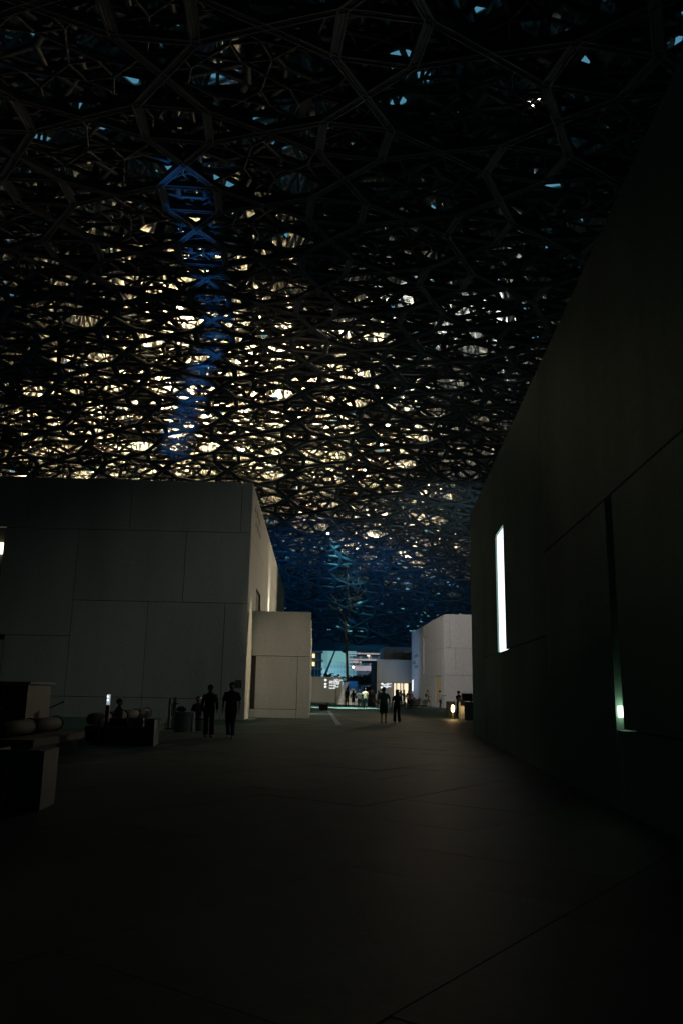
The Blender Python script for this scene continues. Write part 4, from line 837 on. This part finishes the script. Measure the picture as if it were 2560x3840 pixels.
# nearest chairs at the left edge
TC = thing('tub_chair', 'black rounded high-backed tub chair cropped by the left edge', 'chair', (-4.62, 10.6, 0))
g = G(); seg = 22
for i in range(seg + 1):
    a = math.pi * 1.15 * i / seg - .25; hgt = .62 + .30 * math.sin(min(max(a, 0), math.pi)) ** .6
    for r in (.34, .46): g.V += [(r * math.cos(a), -r * math.sin(a) * .9, .08), (r * math.cos(a), -r * math.sin(a) * .9, hgt - (.03 if r < .4 else 0))]
for i in range(seg):
    n = i * 4; g.F += [(n + 2, n + 6, n + 7, n + 3), (n, n + 1, n + 5, n + 4), (n + 1, n + 3, n + 7, n + 5)]
g.obj('shell', 'blackcloth', TC, False); G().loft([(0, 0, .1, .33, .3), (0, 0, .42, .335, .3), (0, 0, .46, .3, .27)], 18).obj('seat_cushion', 'blackcloth', TC)
for a in (-.28, .28):
    for b_ in (-.25, .25): G().tube([(a, b_, 0), (a, b_, .1)], .02, 6).obj('leg', 'black', TC)
BC = thing('box_armchair', 'pale box-sided armchair right of the black tub chair, near the left edge', 'chair', (-4.28, 11.5, 0), R(4))
G().box((-.36, -.36, 0), (-.31, .36, .76)).obj('side_panel', 'furn', BC); G().box((.31, -.36, 0), (.36, .36, .76)).obj('side_panel', 'furn', BC); G().box((-.308, -.355, .12), (.308, -.30, .77)).obj('back_panel', 'furn', BC)
G().box((-.30, -.295, .2), (.30, .34, .44)).obj('seat_cushion', 'blackcloth', BC); G().box((-.3, -.29, .02), (.3, .33, .195)).obj('base', 'black', BC)

# ------------------------------------------------------------------ lighting fixtures of the place and added fill lamps
def projector(label, loc, target, col, power, size, blend=.5, radius=.08, glow=None, head=.16, kind='SPOT'):
    t = thing('projector_lamp', label, 'floodlight', loc); d = (Vector(target) - Vector(loc)).normalized(); q = d.to_track_quat('-Z', 'Y').to_matrix().to_4x4()
    g = G(); g.loft([(0, 0, .04, head * .55, head * .55), (0, 0, .30, head, head), (0, 0, .34, head, head)], 14); o = g.obj('housing', 'black', t); o.matrix_local = q @ Matrix.Translation((0, 0, .0))
    if glow: o = G().loft([(0, 0, .0, head * .5, head * .5), (0, 0, .035, head * .5, head * .5)], 12).obj('lens', glow, t); o.matrix_local = q
    g = G(); g.tube([(-head * 1.2, 0, .2), (-head * 1.2, 0, .5), (head * 1.2, 0, .5), (head * 1.2, 0, .2)], .015, 5); o = g.obj('bracket', 'black', t); o.matrix_local = q
    lamp_light('beam', t, kind, tuple(Vector(loc) + d * .06), col, power, target, size, blend, radius); return t

# -- blue strip on the lattice
for i in range(16):
    f = i / 15; ty = 38 + 58 * f; tx = -8.9 - 1.9 * (f * 2.2) if f < .45 else -10.9 - (f - .45) * 18; lz = 50 + 26 * f
    t = projector(('first second third fourth fifth sixth seventh eighth ninth tenth eleventh twelfth thirteenth fourteenth fifteenth sixteenth'.split()[i]) + ' narrow blue projector counted from the plaza edge of the left gallery roof', (-12.2 - 5.5 * f * f, lz, 13.1), (tx, ty, float(dz(tx, ty))), (.05, .32, 1), 9500 + 17000 * f, 10, 1); t['group'] = 'blue projectors on the gallery roof'
# -- blue wash on the far part of the dome
projector('wide blue floodlight on the sign wall top aimed at the dome', (-6.5, 106.3, 3.5), (-2, 142, 20), (.01, .30, .9), 13000, 84, .9)
projector('wide blue floodlight on the entrance building roof', (7.5, 119, 8.2), (1, 146, 17), (.01, .28, .9), 5500, 120, .9)
projector('added grey-white fill lamp on the white cube roof aimed at the dome', (14, 95, 9.8), (20, 118, 25), (.5, .85, 1), 6000, 90, .9)  # added fill for the lattice on the right
# -- teal beam lamp hanging in the dome, visible
projector('bright teal spotlight hanging alone under the dome above the slender tree', (-2.0, 121, 25.0), (.3, 135, 21.9), (.12, .65, .85), 26000, 22, 1, glow='spot_glow', head=.22)
G().ball((-2.0, 120.6, 24.9), .17, 10, 6).obj('bulb', 'spot_glow', [q for q in COL.objects if q.get('label', '').startswith('bright teal')][0]).matrix_parent_inverse = Matrix.Translation((2.0, -121, -25.0))
# -- lamps for the plaza and walls, most of them added fill
projector('added warm fill lamp under the dome aimed at the low block front', (3, 22, 24), (-2.9, 47, 2.9), (1, .80, .60), 9500, 13.5, 1)  # invented lamp that brightens the block front
projector('added neutral fill lamp under the dome above the near plaza', (8, 29, 26), (-8, 44, 7), (.97, 1, .88), 6600, 78, .9)  # added general fill for the left facade, without a real source
projector('added pale fill lamp under the dome aimed at the white cube', (-4, 62, 29), (11, 91, 3.5), (1, .93, .9), 23000, 34, .7)  # added to brighten the cube faces
projector('warm uplight on the low block roof at the foot of the gallery wall', (-4.75, 61.8, 6.2), (-5.6, 62, 10.5), (1, .86, .62), 1600, 70, 1)
projector('added warm fill lamp on the white cube roof corner aimed at the gallery side wall', (11.2, 84.3, 9.9), (-5.3, 60, 9.8), (1, .80, .56), 14000, 60, .9)  # placed here only to brighten the gallery side wall
projector('blue projector lamp on the sign wall top aimed at the cube', (.2, 106.6, 3.5), (9.9, 109, 6), (.3, .55, 1), 1300, 90, 1)
projector('white downlight under the dome over the band of light', (.5, 70, 30), (.6, 76, 0), (.85, 1, .97), 230000, 12.5, .15)
projector('small white downlight under the dome over the bench', (-1.5, 52, 29), (-1.1, 56.5, 0), (.7, .95, 1), 36000, 6.5, .7)
projector('added small ground lamp in front of the carved stones', (-.9, 89.3, .12), (1.2, 92, .8), (1, .95, .85), 150, 60, .7)  # added lamp to bring out the pale stones
projector('added warm fill lamp under the dome aimed at the sign wall', (2, 80, 30), (1.5, 108, 1.5), (1, .82, .64), 16000, 30, .8)  # added so the sign wall gets light from the front
projector('added warm fill lamp under the dome above the counter', (3, 50, 30), (5, 60, 0), (.98, .95, .75), 15000, 44, .9)  # made-up lamp lifting the middle of the plaza floor
projector('added pinkish fill lamp by the roadside lighting the apartment block', (12, 262, .6), (12, 300, 12), (1, .82, .86), 22000, 110, .9)  # invented floodlight that makes the balcony slabs show
projector('added cool fill lamp by the roadside lighting the distant tower', (-12, 300, .6), (-8, 420, 8), (.6, .95, 1), 36000, 80, .9)  # added to brighten the far facade, not a known street light
projector('added narrow warm fill lamp under the dome aimed at the gap between gallery and low block', (6, 46.6, 27), (-5, 45.2, 3), (1, .76, .48), 42000, 8, .6)  # added to brighten the corner strip of the side wall
